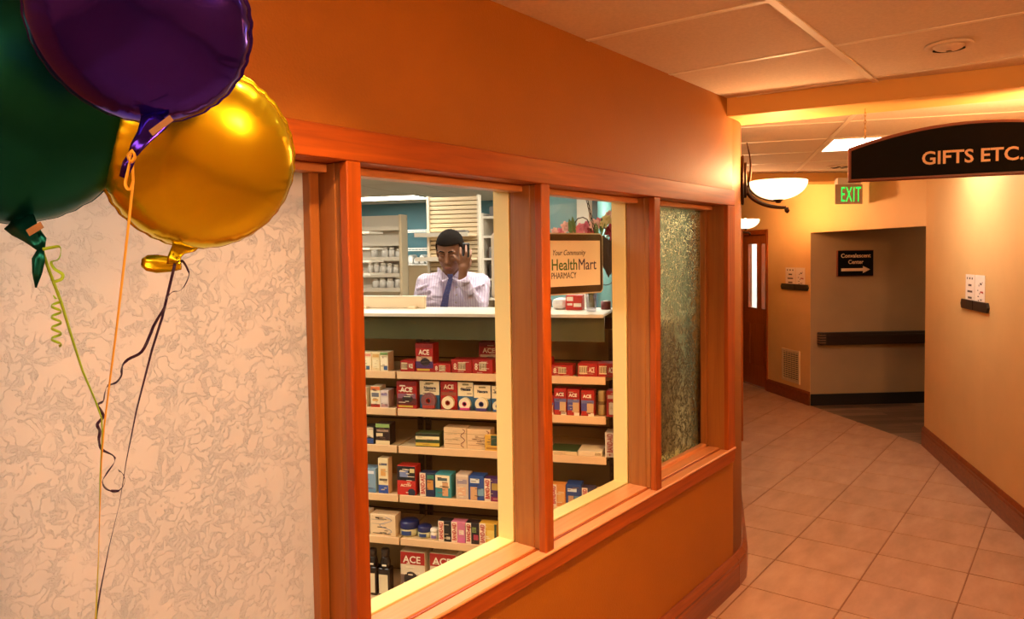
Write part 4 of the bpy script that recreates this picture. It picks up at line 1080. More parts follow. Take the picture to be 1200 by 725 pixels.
def acebig(lb, x0, x1, yt):
    t, fr, w_, h_ = pack('brace_box', lb, B, 0, x0, x1, yt, '#dcc9a8', depth=.1, back=.03, prints=[(0, 1, .74, 1, '#a81c10'), (0, .9, .0, .52, '#6a5448')], texts=[('ACE', .12, .78, .14, .72, '#f2e6d0', False)])
    disc('photo_knee', fr, w_*.42, h_*.44, w_*.28, .0, -.0018, 0, pm('#221a18'), t)
    disc('photo_skin', fr, w_*.34, h_*.34, w_*.11, .0, -.0024, 0, pm('#c07a50'), t)
acebig('large cream and red ACE brace box on the base deck', 469, 497.5, 646.8)
acebig('large ACE brace box on the base deck, cut by the sill', 503.5, 534, 649)
# --- right pane
flatred('red box cut by the mullion, top shelf of the right pane', 1, 632, 644.8, 420)
flatred('flat red box with barcode, top shelf of the right pane', 1, 645.4, 671, 428)
flatred('long red ACE box with barcode, middle of the right pane top shelf', 1, 677, 700.2, 426, ace=.58)
flatred('long red ACE box with barcode against the right jamb, top shelf', 1, 700.8, 722, 426, ace=.6)
def acetall(lb, x0, x1, yt):
    pack('bandage_box', lb, B, 2, x0, x1, yt, RED, depth=.07, prints=[(0, .95, .14, .58, '#c9a476'), (0, .45, .2, .5, '#4a4a8c'), (0, 1, .50, .62, '#6a6a98'), (0, .4, .02, .2, '#b0281c'), (.55, .98, .0, .12, '#ecdcc0')], texts=[('ACE', .16, .72, .12, .66, '#f2e2c8', False)])
acetall('ACE wrap box half hidden by the mullion, second shelf of the right pane', 636, 648.6, 463)
acetall('first whole ACE wrap box beside the mullion, second shelf of the right pane', 649.2, 663.6, 455)
acetall('second of three ACE wrap boxes, second shelf of the right pane', 664.4, 679, 456)
acetall('third of three ACE wrap boxes, second shelf of the right pane', 680.8, 696, 457.5)
a0, a1 = gz(700, 470, .03)[0], gz(709.5, 470, .03)[0]; r = (a1-a0)/2; zt_ = gz(705, 458, .03)[1]
fr = GF0.at((a0+a1)/2, .03+r, SHZ[1]); h_ = zt_-SHZ[1]
t = thing('rolled_bandage', 'beige rolled bandage standing beside the ACE wraps', 'bandage', fr.o)
lathe('roll', fr, [(0, 0), (r, 0), (r*1.02, h_*.1), (r*.98, h_*.48), (r*.9, h_*.5), (r, h_*.53), (r*1.02, h_*.9), (r*.9, h_), (0, h_)], pm('#a8925c'), t)
lathe('band', fr, [(r*1.03, h_*.44), (r*1.05, h_*.46), (r*1.05, h_*.56), (r*1.03, h_*.58)], pm('#7a6238'), t)
pack('bandage_box', 'red and white box at the right jamb, second shelf', B, 2, 710.4, 726, 458, '#b0221a', prints=[(.2, .95, .1, .55, '#e6d2b4'), (.1, .9, .7, .84, '#e0b8a0')])
t, fr, w_, h_ = pack('gauze_box', 'flat cream box with a dark green lid, third shelf of the right pane', B, 3, 643.6, 676, 528.5, '#e6cf9e', depth=.12)
box('lid', fr, 0, w_, .001, .12, h_, h_+.004, pm('#3a4a24'), t)
t, fr, w_, h_ = pack('gauze_box', 'flat white box with a barcode, third shelf of the right pane', B, 3, 677.4, 705.5, 528.5, '#e2cda6', depth=.12)
barcode(fr, w_, h_, .7, .95, .15, .8, t)
pack('bandage_box', 'narrow white BAND-AID box standing upright at the right jamb', B, 3, 709, 719.6, 507, '#efdcc0', depth=.08, texts=[('+ BAND-AID', .82, .05, .6, .9, '#b8121a', True)])
bandaid('BAND-AID box with an orange front, right pane bottom left', 4, 644.6, 662.6, 567.5, .42, '#d8883a', [(.5, .9, .2, .7, '#e0a45a')])
pack('bandage_box', 'dark blue bandage carton right of the orange BAND-AID box', B, 4, 663.2, 681, 567.5, '#22407c', prints=[(.1, .7, .68, .82, '#d8dcd8'), (.15, .5, .0, .5, '#c8986a'), (.55, .95, .1, .5, '#5a8aa0')])
bandaid('BAND-AID box with a dark front near the sill, right pane', 4, 681.6, 697, 571.5, .45, '#2a2a44')
# ================================================================== behind the counter
plain('plastic_cream', '#dcc6a4', .45); plain('metal_cream', '#d9c6a6', .45); plain('bottle_white', '#e6e2dc', .35)
plain('pharm_white', '#dcd3c4', .5); plain('wire_grey', '#b9b6ae', .35, .5); plain('bag_white', '#d8d6d4', .6, var=.1, vscale=20)
plain('amber', '#b89a5a', .4); plain('dark_item', '#1d1b1a', .5); plain('grey_item', '#6a6866', .5)
def at_axis(x, y, dep): return px_d(x, y, dep)
def phc(x, y, into):
    """picture point on the shop plane at distance 'into' -> (right, z)"""
    q_ = px_plane(x, y, PH.p(0, into, 0), INV); return (q_).dot(RTV), q_.z
# cream monitor seen from behind, on the counter
CI = (GF0.o).dot(INV)
a0, z1 = phc(416, 346.5, CI+.30); a1, _ = phc(498, 346.5, CI+.30)
MF = PH.at(0, CI+.30, 0)
t = thing('counter_screen', 'low cream screen panel standing on the counter, left of the man', 'screen', MF.p((a0+a1)/2, 0, CTOP))
box('panel', MF, a0, a1, 0, .018, CTOP, z1-.006, 'plastic_cream', t, bevel=.003)
box('top_rail', MF, a0-.002, a1+.002, -.004, .022, z1-.008, z1, 'counter_white', t, bevel=.002)
box('foot', MF, a0+.04, a0+.08, -.04, .06, CTOP, CTOP+.012, 'plastic_cream', t); box('foot', MF, a1-.08, a1-.04, -.04, .06, CTOP, CTOP+.012, 'plastic_cream', t)

# tall white pill shelving, far left
def pillshelf(name, label, into, x0, x1, ytop, shelves, dep, side_right=True):
    a0 = phc(x0, ytop, into)[0]; a1, zt = phc(x1, ytop, into)
    F_ = PH.at(0, into, 0)
    t = thing(name, label, 'shelf unit', F_.p((a0+a1)/2, dep/2, 0))
    box('side_panel', F_, a1-.03, a1, 0, dep, 0, zt, 'metal_cream', t, bevel=.003)
    box('side_panel', F_, a0, a0+.03, 0, dep, 0, zt, 'metal_cream', t, bevel=.003)
    box('back', F_, a0, a1, dep-.02, dep, 0, zt, 'pharm_white', t)
    zs = []
    for y in shelves:
        z = phc((x0+x1)/2, y, into)[1]; zs.append(z)
        s = box('shelf', F_, a0+.03, a1-.03, 0, dep-.02, z-.025, z, 'pharm_white', t)
        box('shelf_edge', F_, a0+.03, a1-.03, -.004, 0, z-.03, z+.012, 'pharm_white', s)
    return F_, a0, a1, zs
I1 = 7.2
F1, a0, a1, zs1 = pillshelf('pill_shelving', 'tall cream shelving unit full of white pill bottles, far left', I1, 404, 470, 251, (267, 285, 302.5, 321.5, 338.5), .16)
def pillbottle(F_, a, b_, z, r, h, label, group):
    fr = F_.at(a, b_, z)
    t = thing('pill_bottle', label, 'bottle', fr.o, group)
    lathe('bottle_body', fr, [(0, 0), (r, 0), (r, h*.68), (r*.7, h*.78)], 'bottle_white', t, n=12)
    lathe('cap', fr, [(r*.75, h*.78), (r*.78, h), (0, h)], 'pharm_white', t, n=12)
    return t
rnd = random.Random(11)
rows = [(2, [(432, 440), (445, 468)], 'third shelf of the tall cream shelving'), (3, [(428, 436), (437, 462)], 'fourth shelf of the tall cream shelving'), (4, [(433, 440), (441, 468)], 'fifth shelf of the tall cream shelving')]
for li, spans, nm in rows:
    last = -99
    for (xa, xb) in spans:
        u0, u1 = phc(xa, 300, I1)[0], phc(xb, 300, I1)[0]
        x_ = max(u0, a0+.06, last); u1 = min(u1, a1-.06)
        while x_ < u1:
            r = rnd.uniform(.03, .045); h = rnd.uniform(.09, .135)
            pillbottle(F1, x_+r, .012+r+rnd.uniform(0, .02), zs1[li], r, h, 'white pill bottle standing on the %s' % nm, 'pill bottles on the '+nm)
            x_ += 2*r+.008; last = x_
# near end panel of the same aisle with stub shelves (left edge of the pane)
F_ = PH.at(0, 6.3, 0); b0 = phc(404, 300, 6.3)[0]; b1 = phc(433, 300, 6.3)[0]
t = thing('shelf_stub', 'near cream shelf end with short empty shelves, left edge of the pane', 'shelf unit', F_.p(b0, 0, 0))
box('end_post', F_, b0-.03, b0, 0, .3, 0, 1.98, 'metal_cream', t)
for y in (271, 290, 305, 320): 
    z = phc(425, y, 6.3)[1]; box('shelf', F_, b0, b1, 0, .3, z-.02, z, 'pharm_white', t)
# wire shelves on the teal back wall with white bags
F_ = PH.at(0, IMAX-.42, 0)
c0, _ = phc(466, 290, IMAX-.42); c1, _ = phc(506, 290, IMAX-.42)
t = thing('wire_shelf', 'white wire wall shelves on the teal back wall', 'shelf', F_.p((c0+c1)/2, .4, 1.2))
for y in (269, 290.5, 309.5):
    z = phc(486, y, IMAX-.42)[1]
    boxes('wire_tier', [(F_, c0, c1, 0, .012, z-.04, z-.028), (F_, c0, c1, 0, .012, z-.012, z), (F_, c0, c1, .2, .212, z-.012, z)] + [(F_, c0+k*.05, c0+k*.05+.006, 0, .40, z-.006, z) for k in range(int((c1-c0)/.05))] + [(F_, c0+k*.05, c0+k*.05+.006, 0, .006, z-.04, z) for k in range(int((c1-c0)/.05))], 'bottle_white', t)
for xx in (462, 455, ):
    a_ = phc(xx, 250, IMAX-.05)[0]; box('standard', PH.at(0, IMAX-.03, 0), a_, a_+.02, 0, .02, 1.2, 2.3, 'bottle_white', t)
zb = phc(486, 309.5, IMAX-.42)[1]
for k in range(5):
    a_ = c0+.04+k*(c1-c0-.08)/5
    o = box('paper_bag', F_, a_, a_+(c1-c0-.08)/5-.012, .05, .25, zb, zb+.08+.05*(k % 2), 'bag_white', None, bevel=.025, seg=2)
    tag(o, 'crumpled white pharmacy bag on the lowest wire shelf', 'bag', 'white bags on the wire shelf')
# cream half partition below
a0_, z_ = phc(470, 313, 7.9); a1_, _ = phc(507, 313, 7.9)
t = thing('partition', 'cream half-height partition behind the man, left side', 'partition', PH.p((a0_+a1_)/2, 7.9, 0))
box('panel', PH.at(0, 7.9, 0), a0_, a1_, 0, .06, 0, z_, 'plastic_cream', t, bevel=.004); box('cap_rail', PH.at(0, 7.9, 0), a0_, a1_, -.01, .07, z_, z_+.02, 'metal_cream', t)
# slat-backed display behind the man
I2 = 5.6
F_ = PH.at(0, I2, 0); s0, zt2 = phc(500, 231, I2); s1, _ = phc(561, 231, I2)
t = thing('slatwall_display', 'tall cream slatted display panel directly behind the man', 'display', F_.p((s0+s1)/2, .1, 0))
box('core', F_, s0+.02, s1-.012, .022, .05, .0, zt2-.004, 'back_brown', t)
box('end_post', F_, s1-.014, s1, -.01, .06, 0, zt2+.006, 'pharm_white', t); box('end_post', F_, s0, s0+.02, -.01, .06, 0, zt2+.006, 'pharm_white', t)
nsl = 60
for k in range(nsl):
    z0, z1 = .15+k*(zt2-.15)/nsl, .15+(k+1)*(zt2-.15)/nsl-.007
    box('slat', F_, s0+.02, s1-.014, 0, .024, z0, z1, 'metal_cream', t, bevel=.003)
for y in (274.5, 302):
    z = phc(525, y, I2)[1]; sh = box('shelf', F_, s0-.02, s1-.02, -.22, 0, z-.02, z, 'metal_cream', t, bevel=.003)
    box('shelf_edge', F_, s0-.02, s1-.02, -.224, -.22, z-.024, z+.008, 'pharm_white', sh)
t2 = tag(box('shelf_clip', F_, s1-.22, s1-.05, -.2, -.1, phc(525, 274.5, I2)[1], phc(525, 274.5, I2)[1]+.025, 'grey_item', bevel=.006), 'small grey clip holder on the slatted display shelf', 'holder')
# shelving right of it with dark goods
I3 = 6.6
F_ = PH.at(0, I3, 0); r0 = phc(563, 270, I3)[0]; r1 = phc(603, 270, I3)[0]
t = thing('stock_shelving', 'white stock shelving right of the man with dark goods', 'shelf unit', F_.p((r0+r1)/2, .2, 0))
box('side_panel', F_, r0, r0+.03, 0, .4, 0, 2.15, 'pharm_white', t); box('side_panel', F_, r1-.03, r1, 0, .4, 0, 2.15, 'pharm_white', t); box('back', F_, r0+.03, r1-.03, .38, .4, 0, 2.15, 'metal_cream', t)
zz3 = []
for y in (253, 276, 302, 326, 349):
    z = phc(575, y, I3)[1]; zz3.append(z); box('shelf', F_, r0+.03, r1-.03, 0, .38, z-.02, z, 'pharm_white', t)
for li, (dx, ww, hh, mt_, lb) in enumerate(((.05, .07, .09, 'grey_item', 'small grey carton on the stock shelving top tier'), (.13, .10, .06, 'bottle_white', 'white carton on the stock shelving top tier'), (.04, .06, .1, 'grey_item', 'grey carton on the third tier of the stock shelving'), (.12, .12, .05, 'dark_item', 'black carton on the third tier of the stock shelving'), (.04, .08, .13, 'dark_item', 'tall black carton on the fourth tier, left'), (.14, .12, .13, 'dark_item', 'tall black carton on the fourth tier, right'), (.05, .12, .1, 'grey_item', 'grey carton on the lowest stock tier'))):
    z = zz3[[0, 0, 2, 2, 3, 3, 4][li]]
    tag(box('carton', F_, r0+.03+dx, r0+.03+dx+ww, .03, .2, z, z+hh, mt_, bevel=.004), lb, 'box')
# right part of the shop seen above the counter: light teal wall and a column
struct(box('wall_pharmacy_inner', PH, phc(628, 260, 6.9)[0], phc(676, 260, 6.9)[0], 6.9, 7.0, 0, PCZ, 'wall_teal_light'))
struct(box('trim_4', PH, phc(676, 260, 6.85)[0], phc(690, 260, 6.85)[0], 6.85, 7.05, 0, PCZ, 'wall_white'))
plain('teal_post', '#567f7c', .4)
cp = PH.at(phc(709, 330, 6.0)[0], 6.0, 0)
t = thing('round_column', 'pale teal round column standing behind the flowers', 'column', cp.o)
lathe('shaft', cp, [(.055, .03), (.055, PCZ)], 'teal_post', t, n=24); lathe('plinth', cp, [(.085, 0), (.085, .04), (.06, .06), (.055, .06)], 'teal_post', t, n=24)

# ---- hanging pharmacy sign
plain('sign_cream', '#fdf0da', .5); plain('txt_green', '#3a6a2a', .5); plain('txt_blue', '#24285c', .5); plain('txt_dark', '#33343a', .5)
plain('sign_brown', '#3a2814', .4); plain('chain_dark', '#26221e', .4, .6); plain('sign_edge', '#d9cdb8', .35)
HP = px_d(672, 308, 3.2)                       # hangs above the counter front
hd = Vector((math.cos(math.radians(-13)), math.sin(math.radians(-13)), 0)); hn = Vector((hd.y, -hd.x, 0))
if hn.dot(Vector(EYEV)-HP) < 0: hn = -hn
HF = Fr(HP, hd, -hn)
def hab(x, y): q_ = px_plane(x, y, HP, hn); return (q_-HP).dot(hd), (q_-HP).z
h1, _ = hab(704, 300); h0 = h1-.60
ht = (hab(640, 273)[1]+hab(704, 273)[1])/2; hb = (hab(639, 346.8)[1]+hab(703, 342.3)[1])/2
def rrect(a0, a1, z0, z1, r, n=5):
    pl = []
    for cx_, cz_, s0 in ((a1-r, z1-r, 0), (a0+r, z1-r, 90), (a0+r, z0+r, 180), (a1-r, z0+r, 270)):
        for k in range(n+1):
            a = math.radians(s0+90*k/n); pl.append((cx_+r*math.cos(a), cz_+r*math.sin(a)))
    return pl
t = thing('pharmacy_sign', 'hanging cream sign with brown frame reading Your Community HealthMart Pharmacy', 'sign', HF.p((h0+h1)/2, 0, hb))
prism('edge_band', HF, rrect(h0, h1, hb, ht, .022), -.012, .018, 'sign_edge', t)
prism('frame', HF, rrect(h0+.006, h1-.006, hb+.006, ht-.006, .018), -.015, -.011, 'sign_brown', t)
fw_ = .031
box('panel', HF, h0+fw_, h1-fw_*.75, -.018, -.014, hb+fw_*1.15, ht-fw_*1.05, 'sign_cream', t)
def htext(s, x0, x1, yb, yt, mat, **kw):
    a_, z_ = hab(x0, yb); b_, _ = hab(x1, yb); zt_ = hab((x0+x1)/2, yt)[1]; zb_ = hab((x0+x1)/2, yb)[1]
    text('lettering', s, HF.at(a_, -.0185, (z_+zb_)/2), zt_-zb_, mat, t, width=b_-a_, extrude=.0004, **kw)
htext('Your Community', 643, 681.5, 299, 292.8, 'txt_dark', shear=.35)
htext('Health', 642.3, 672, 316.5, 303.5, 'txt_green', bold=.0005)
htext('Mart', 673.8, 694.3, 315.8, 302.8, 'txt_blue', bold=.0)
htext('PHARMACY', 642.3, 671.5, 326.5, 319.2, 'txt_dark')
la, lz = hab(627, 310); lr = hab(639.5, 310)[0]-la
tube('logo_ring', [HF.p(la+lr*math.cos(u), -.0186, lz+lr*1.15*math.sin(u)) for u in [2*math.pi*k/28 for k in range(28)]], .003, 'txt_dark', t, sides=5, closed=True)
apx = HF.p((h0+h1)/2, 0, 0); chz = PCZ-.002
hooks = hab(698, 273)[0], h0+(h1-hab(698, 273)[0])
for hk, xt, yt_ in ((hooks[0], 676, 228), (hooks[1], 648, 226)):
    p0 = HF.p(hk, .003, ht)
    q_ = px_plane(xt, yt_, HP, hn) if hk == hooks[0] else HF.p((h0+h1)/2-.04, .003, 0)
    top = HF.p((h0+h1)/2+(.04 if hk == hooks[0] else -.04), .003, chz-HP.z)
    L = (top-p0).length; n_ = int(L/.022); dv = (top-p0).normalized(); sv = dv.cross(HF.i).normalized()
    vv, ff = [], []
    for k in range(n_):
        c = p0+dv*((k+.5)*L/n_); s_ = sv if k % 2 else HF.i
        a1_, b1_ = tubev([c+s_*(.005*math.cos(u))+dv*(.0135*math.sin(u)) for u in [2*math.pi*j/8 for j in range(8)]], .0021, 5, True)
        k0 = len(vv); vv += a1_; ff += [tuple(i+k0 for i in q2) for q2 in b1_]
    obj('chain', vv, ff, 'chain_dark', t, True)

# ---- things standing on the counter at the right
def conpx(x, into):                          # counter spot under picture column x
    return (px_plane(x, 350, GF0.p(0, into, 0), INV)-GF0.o).dot(RTV)
mt, nt, b = nodes('vase_glass'); nt.nodes.remove(b)
tr = N(nt, 'ShaderNodeBsdfTransparent'); tr.inputs[0].default_value = (.80, .80, .84, 1); g_ = N(nt, 'ShaderNodeBsdfGlossy'); g_.inputs['Roughness'].default_value = .03
mx_ = N(nt, 'ShaderNodeMixShader'); mx_.inputs[0].default_value = .13; nt.links.new(tr.outputs[0], mx_.inputs[1]); nt.links.new(g_.outputs[0], mx_.inputs[2]); nt.links.new(mx_.outputs[0], nt.nodes['Material Output'].inputs[0])
plain('stem_green', '#6a7a2c', .5); plain('leaf_green', '#4c6a2a', .5); plain('petal_pink', '#d8788c', .6, var=.2, vscale=40); plain('petal_pale', '#efc4bc', .6, var=.15, vscale=40)
plain('petal_cream', '#e2d09a', .6, var=.15, vscale=40); plain('foliage_dark', '#3a2412', .6, var=.3, vscale=25); plain('petal_red', '#b0384a', .6, var=.2, vscale=40)
VI = .16
va = (conpx(683, VI)+conpx(703, VI))/2; vr = (conpx(703, VI)-conpx(683, VI))/2*.72
VF_ = GF0.at(va, VI, CTOP)
t = thing('flower_vase', 'glass vase of pink and cream flowers on the counter behind the sign', 'flowers', VF_.o)
lathe('vase', VF_, [(0, .001), (vr*.75, .001), (vr*.8, .01), (vr*.95, .09), (vr*1.1, .13), (vr*1.05, .13), (vr*.9, .09), (vr*.72, .014), (0, .012)], 'vase_glass', t)
def fpos(x, y, into): 
    q_ = px_plane(x, y, GF0.p(0, into, 0), INV); return q_
rnd = random.Random(5)
def bloom(c, r, mat, n=3, k=7):
    v, f = [], []
    for ring in range(n):
        rr = r*(1-ring*.27); up_ = .15+.4*ring
        for j in range(k):
            a = 2*math.pi*(j+.5*ring)/k+rnd.uniform(-.15, .15)
            d_ = VF_.r*math.cos(a)+Vector((0, 0, 1))*math.sin(a); fr_ = -VF_.i
            s_ = d_.cross(fr_).normalized()
            s0 = len(v); w_ = rr*.42
            tipc = c+d_*rr+fr_*(rr*up_)
            v += [c+fr_*(ring*.004), c+d_*rr*.5+s_*w_+fr_*(rr*up_*.3), tipc+s_*w_*.5, tipc+d_*rr*.12, tipc-s_*w_*.5, c+d_*rr*.5-s_*w_+fr_*(rr*up_*.3)]
            f.append((s0, s0+1, s0+2, s0+3, s0+4, s0+5))
    return obj('bloom', v, f, mat, t, False)
spots = [(664, 266, .028, 'petal_pale'), (650, 271, .018, 'petal_pale'), (656, 272, .02, 'petal_pink'), (680, 268, .026, 'petal_pink'), (688, 266, .028, 'petal_pink'), (694, 270, .024, 'petal_red'), (697, 263, .026, 'petal_pale'), (702, 261, .024, 'petal_pink'), (708, 262, .02, 'petal_cream'), (711, 257, .022, 'petal_cream'), (715, 252, .022, 'petal_pale'), (720, 258, .028, 'petal_cream'), (716, 270, .03, 'petal_red'), (722, 277, .03, 'petal_red'), (673, 272, .024, 'petal_pink')]
for x, y, r, m_ in spots:
    c = fpos(x, y, VI+rnd.uniform(-.06, .06)); bloom(c, r, m_)
    b0 = VF_.p(rnd.uniform(-.5, .5)*vr, rnd.uniform(-.4, .4)*vr, .02); mid = VF_.p(rnd.uniform(-.6, .6)*vr, 0, .15)
    tube('stem', [b0, mid, (mid+c)/2+Vector((0, 0, .02)), c], .0028, 'stem_green', t, sides=5)
def leaf(p0, d_, L, w_, mat, nm='leaf'):
    d_ = Vector(d_).normalized(); s_ = d_.cross(VF_.i).normalized(); v, f = [], []
    for k in range(7):
        u = k/6; ww = w_*math.sin(math.pi*min(1, u*.9+.08)); c = Vector(p0)+d_*(L*u)-VF_.i*(.012*math.sin(u*3))
        v += [c-s_*ww, c+VF_.i*ww*.3, c+s_*ww]
    for k in range(6):
        a = k*3; f += [(a, a+1, a+4, a+3), (a+1, a+2, a+5, a+4)]
    return obj(nm, v, f, mat, t, True)
for x, y, L in ((671, 273, .07), (674, 274, .085), (669, 274, .06), (705, 275, .09), (700, 278, .08)):
    leaf(fpos(x, y, VI-.02), (rnd.uniform(-.3, .3)*RTV.x, rnd.uniform(-.3, .3)*RTV.y, 1), L, .011, 'leaf_green')
for x, y, dx, L in ((707, 276, .1, .16), (711, 279, .0, .17), (715, 280, -.05, .18), (719, 276, .0, .19), (709, 300, .3, .09), (714, 285, .15, .16)):
    leaf(fpos(x, y, VI-.01), (RTV.x*dx, RTV.y*dx, -1), L, .022, 'foliage_dark', 'dark_leaf')
tube('vine', [fpos(x, y, VI) for x, y in ((673, 262), (677, 256), (683, 254.5), (688, 257), (691, 263), (693, 272))], .003, 'foliage_dark', t, sides=6)
tube('twig', [fpos(x, y, VI) for x, y in ((700, 330), (704, 333), (710, 334), (714, 333), (719, 330))], .0022, 'chain_dark', t, sides=5)
a0, a1 = conpx(663, .24), conpx(682, .24)
fr = GF0.at(a0, .24, CTOP)
zt_ = px_plane(672, 346, GF0.p(0, .24, 0), INV).z
t = thing('promo_box', 'red box with white print on the counter under the sign', 'box', fr.p((a1-a0)/2, .03, 0))
box('carton', fr, 0, a1-a0, 0, .07, 0, zt_-CTOP, pm('#c0241c'), t, bevel=.001)
W_, H_ = a1-a0, zt_-CTOP
boxes('print_panel', [(fr, W_*.05, W_*.45, -.001, .001, H_*.62, H_*.9)], pm('#efe0d0'), t); boxes('print_panel', [(fr, W_*.08, W_*.4, -.001, .001, H_*.32, H_*.46)], pm('#efe0d0'), t); boxes('print_panel', [(fr, W_*.48, W_*.95, -.001, .001, H_*.22, H_*.46)], pm('#efe0d0'), t)
o = box('paper_bag', GF0, conpx(646, .26), conpx(664, .26), .26, .36, CTOP, CTOP+.055, 'bag_white', bevel=.022, seg=2); tag(o, 'white paper bag lying on the counter left of the red box', 'bag')
o = box('tape_dispenser', GF0, conpx(630, .3), conpx(644.5, .3), .3, .36, CTOP, CTOP+.05, 'dark_item', bevel=.012, seg=2); tag(o, 'dark desk item at the mullion, left end of the right counter', 'desk item')
fr = GF0.at(conpx(710, .3), .3, CTOP)
t = thing('ribbon_roll', 'small maroon roll on the counter right of the vase', 'roll', fr.o)
plain('maroon', '#6a2c2c', .6)
lathe('roll', fr, [(.012, 0), (.024, 0), (.024, .04), (.012, .04)], 'maroon', t); lathe('core', fr, [(.011, .0), (.0119, .0), (.0119, .042), (.011, .042)], 'paper', t)
# ================================================================== the man on the phone
plain('skin', '#74492f', .5, var=.06, vscale=30); plain('hair_black', '#0b0908', .95, bump=.5, bscale=300, spec=.1)
plain('trouser', '#2a2c33', .8); plain('shoe', '#17120f', .3); plain('phone_black', '#0c0c0e', .25); plain('eye_white', '#a8988a', .4); plain('eye_dark', '#17100c', .3); plain('lip', '#7a453c', .5)
mt, nt, b = nodes('shirt_lilac')
tc = N(nt, 'ShaderNodeTexCoord'); wv = N(nt, 'ShaderNodeTexWave'); wv.inputs['Scale'].default_value = 22; wv.inputs['Distortion'].default_value = .6
mp = N(nt, 'ShaderNodeMapping'); mp.inputs['Rotation'].default_value = (0, 0, math.radians(57)); nt.links.new(tc.outputs['Object'], mp.inputs[0]); nt.links.new(mp.outputs[0], wv.inputs['Vector'])
nt.links.new(ramp(nt, wv.outputs[0], [(.35, lin('#b6a6c2')), (.65, lin('#cabed2'))]), b.inputs['Base Color']); b.inputs['Roughness'].default_value = .75
nz = N(nt, 'ShaderNodeTexNoise'); nz.inputs['Scale'].default_value = 9; nz.inputs['Distortion'].default_value = 1.5; nt.links.new(tc.outputs['Object'], nz.inputs['Vector'])
bp = N(nt, 'ShaderNodeBump'); bp.inputs['Strength'].default_value = .9; bp.inputs['Distance'].default_value = .03; nt.links.new(nz.outputs[0], bp.inputs['Height']); nt.links.new(bp.outputs[0], b.inputs['Normal'])
mt, nt, b = nodes('tie_navy')
tc = N(nt, 'ShaderNodeTexCoord'); vo = N(nt, 'ShaderNodeTexVoronoi'); vo.inputs['Scale'].default_value = 130; nt.links.new(tc.outputs['Object'], vo.inputs['Vector'])
nt.links.new(ramp(nt, vo.outputs[0], [(.12, lin('#6a74a8')), (.3, lin('#262c62'))]), b.inputs['Base Color']); b.inputs['Roughness'].default_value = .5

MDEP = 4.45
M0 = px_d(530, 340, MDEP)
vdir = Vector((M0.x, M0.y, 0)).normalized()
MR = Vector((vdir.y, -vdir.x, 0))
FLOORZ = 0.0
MF_ = Fr((M0.x, M0.y, 0), MR, vdir)          # right on the picture, away from the camera, up
PPM = FPX/MDEP
def mp_(x, y, i=0.0):                         # picture point -> man frame (r, i, z)
    k = (MDEP+i)/MDEP
    return ((x-530)/PPM*k, i, EYE-((y-301.5)/PPM)*k)
def ellip(acc, c, rx, ry, rz, fr=None, n=14, m_=10):
    v, f = acc; s = len(v)
    for a in range(m_+1):
        th = math.pi*a/m_
        for k in range(n):
            ph_ = 2*math.pi*k/n
            p = (c[0]+rx*math.sin(th)*math.cos(ph_), c[1]+ry*math.sin(th)*math.sin(ph_), c[2]+rz*math.cos(th))
            v.append((fr or MF_).p(*p))
    for a in range(m_):
        for k in range(n):
            f.append((s+a*n+k, s+a*n+(k+1) % n, s+(a+1)*n+(k+1) % n, s+(a+1)*n+k))
def caps(acc, pts, rads, fr=None, flat=1.0, n=12, m_=8):
    for j in range(len(pts)-1):
        a, b_ = Vector(pts[j]), Vector(pts[j+1]); L = (b_-a).length; k = max(2, int(L/(min(rads[j], rads[j+1])*.4))+1)
        for q_ in range(k+1):
            u = q_/k; c = a.lerp(b_, u); r = rads[j]*(1-u)+rads[j+1]*u
            ellip(acc, c, r, r*flat, r, fr, n, m_)
def fuse(name, acc, mat, parent, voxel, smooth=4):
    o = obj(name, acc[0], acc[1], mat, parent, True)
    md = o.modifiers.new('fuse', 'REMESH'); md.mode = 'VOXEL'; md.voxel_size = voxel; md.use_smooth_shade = True
    ms = o.modifiers.new('soft', 'SMOOTH'); ms.iterations = smooth; ms.factor = .5
    dg = bpy.context.evaluated_depsgraph_get()
    me = bpy.data.meshes.new_from_object(o.evaluated_get(dg)); o.modifiers.clear()
    me.materials.clear(); me.materials.append(MAT[mat]); o.data = me
    for p in me.polygons: p.use_smooth = True
    return o
man = thing('person', 'man in a lilac shirt and navy tie, head bowed, phone at his ear', 'person', MF_.p(0, 0, FLOORZ))
# head frame: bowed forward and turned a little to the picture's left
hc = mp_(528.5, 295.3, -.05)
hp, hy = math.radians(20), math.radians(-14)
fwd = (-MF_.i*math.cos(hy)+MF_.r*math.sin(hy)).normalized(); rgt = (MF_.r*math.cos(hy)+MF_.i*math.sin(hy)).normalized()
up_ = Vector((0, 0, 1))
f2 = (fwd*math.cos(hp)-up_*math.sin(hp)).normalized(); u2 = (up_*math.cos(hp)+fwd*math.sin(hp)).normalized()
HD = Fr(MF_.p(*hc), rgt, -f2, u2)             # p(right, back, up)
body = ([], [])
ellip(body, (0, .012, .03), .077, .098, .092, HD, 20, 14)
ellip(body, (0, -.025, -.035), .062, .070, .082, HD, 18, 12)
ellip(body, (0, -.05, -.092), .036, .036, .030, HD)
for s in (-1, 1):
    ellip(body, (s*.036, -.068, -.02), .024, .022, .022, HD)          # cheek
    ellip(body, (s*.03, -.082, .026), .026, .012, .009, HD)           # brow
    ellip(body, (s*.080, .018, -.01), .010, .022, .034, HD)           # ear
caps(body, [(0, -.088, .012), (0, -.106, -.030)], [.009, .014], HD); ellip(body, (0, -.100, -.034), .019, .013, .010, HD)
ellip(body, (0, -.086, -.064), .026, .012, .006, HD); ellip(body, (0, -.084, -.074), .022, .012, .006, HD)
nb = mp_(529, 327, .03)
inv = lambda P_: P_
neck_top = HD.p(0, .02, -.05); nt_l = ((neck_top-MF_.o).dot(MF_.r), (neck_top-MF_.o).dot(MF_.i), neck_top.z)
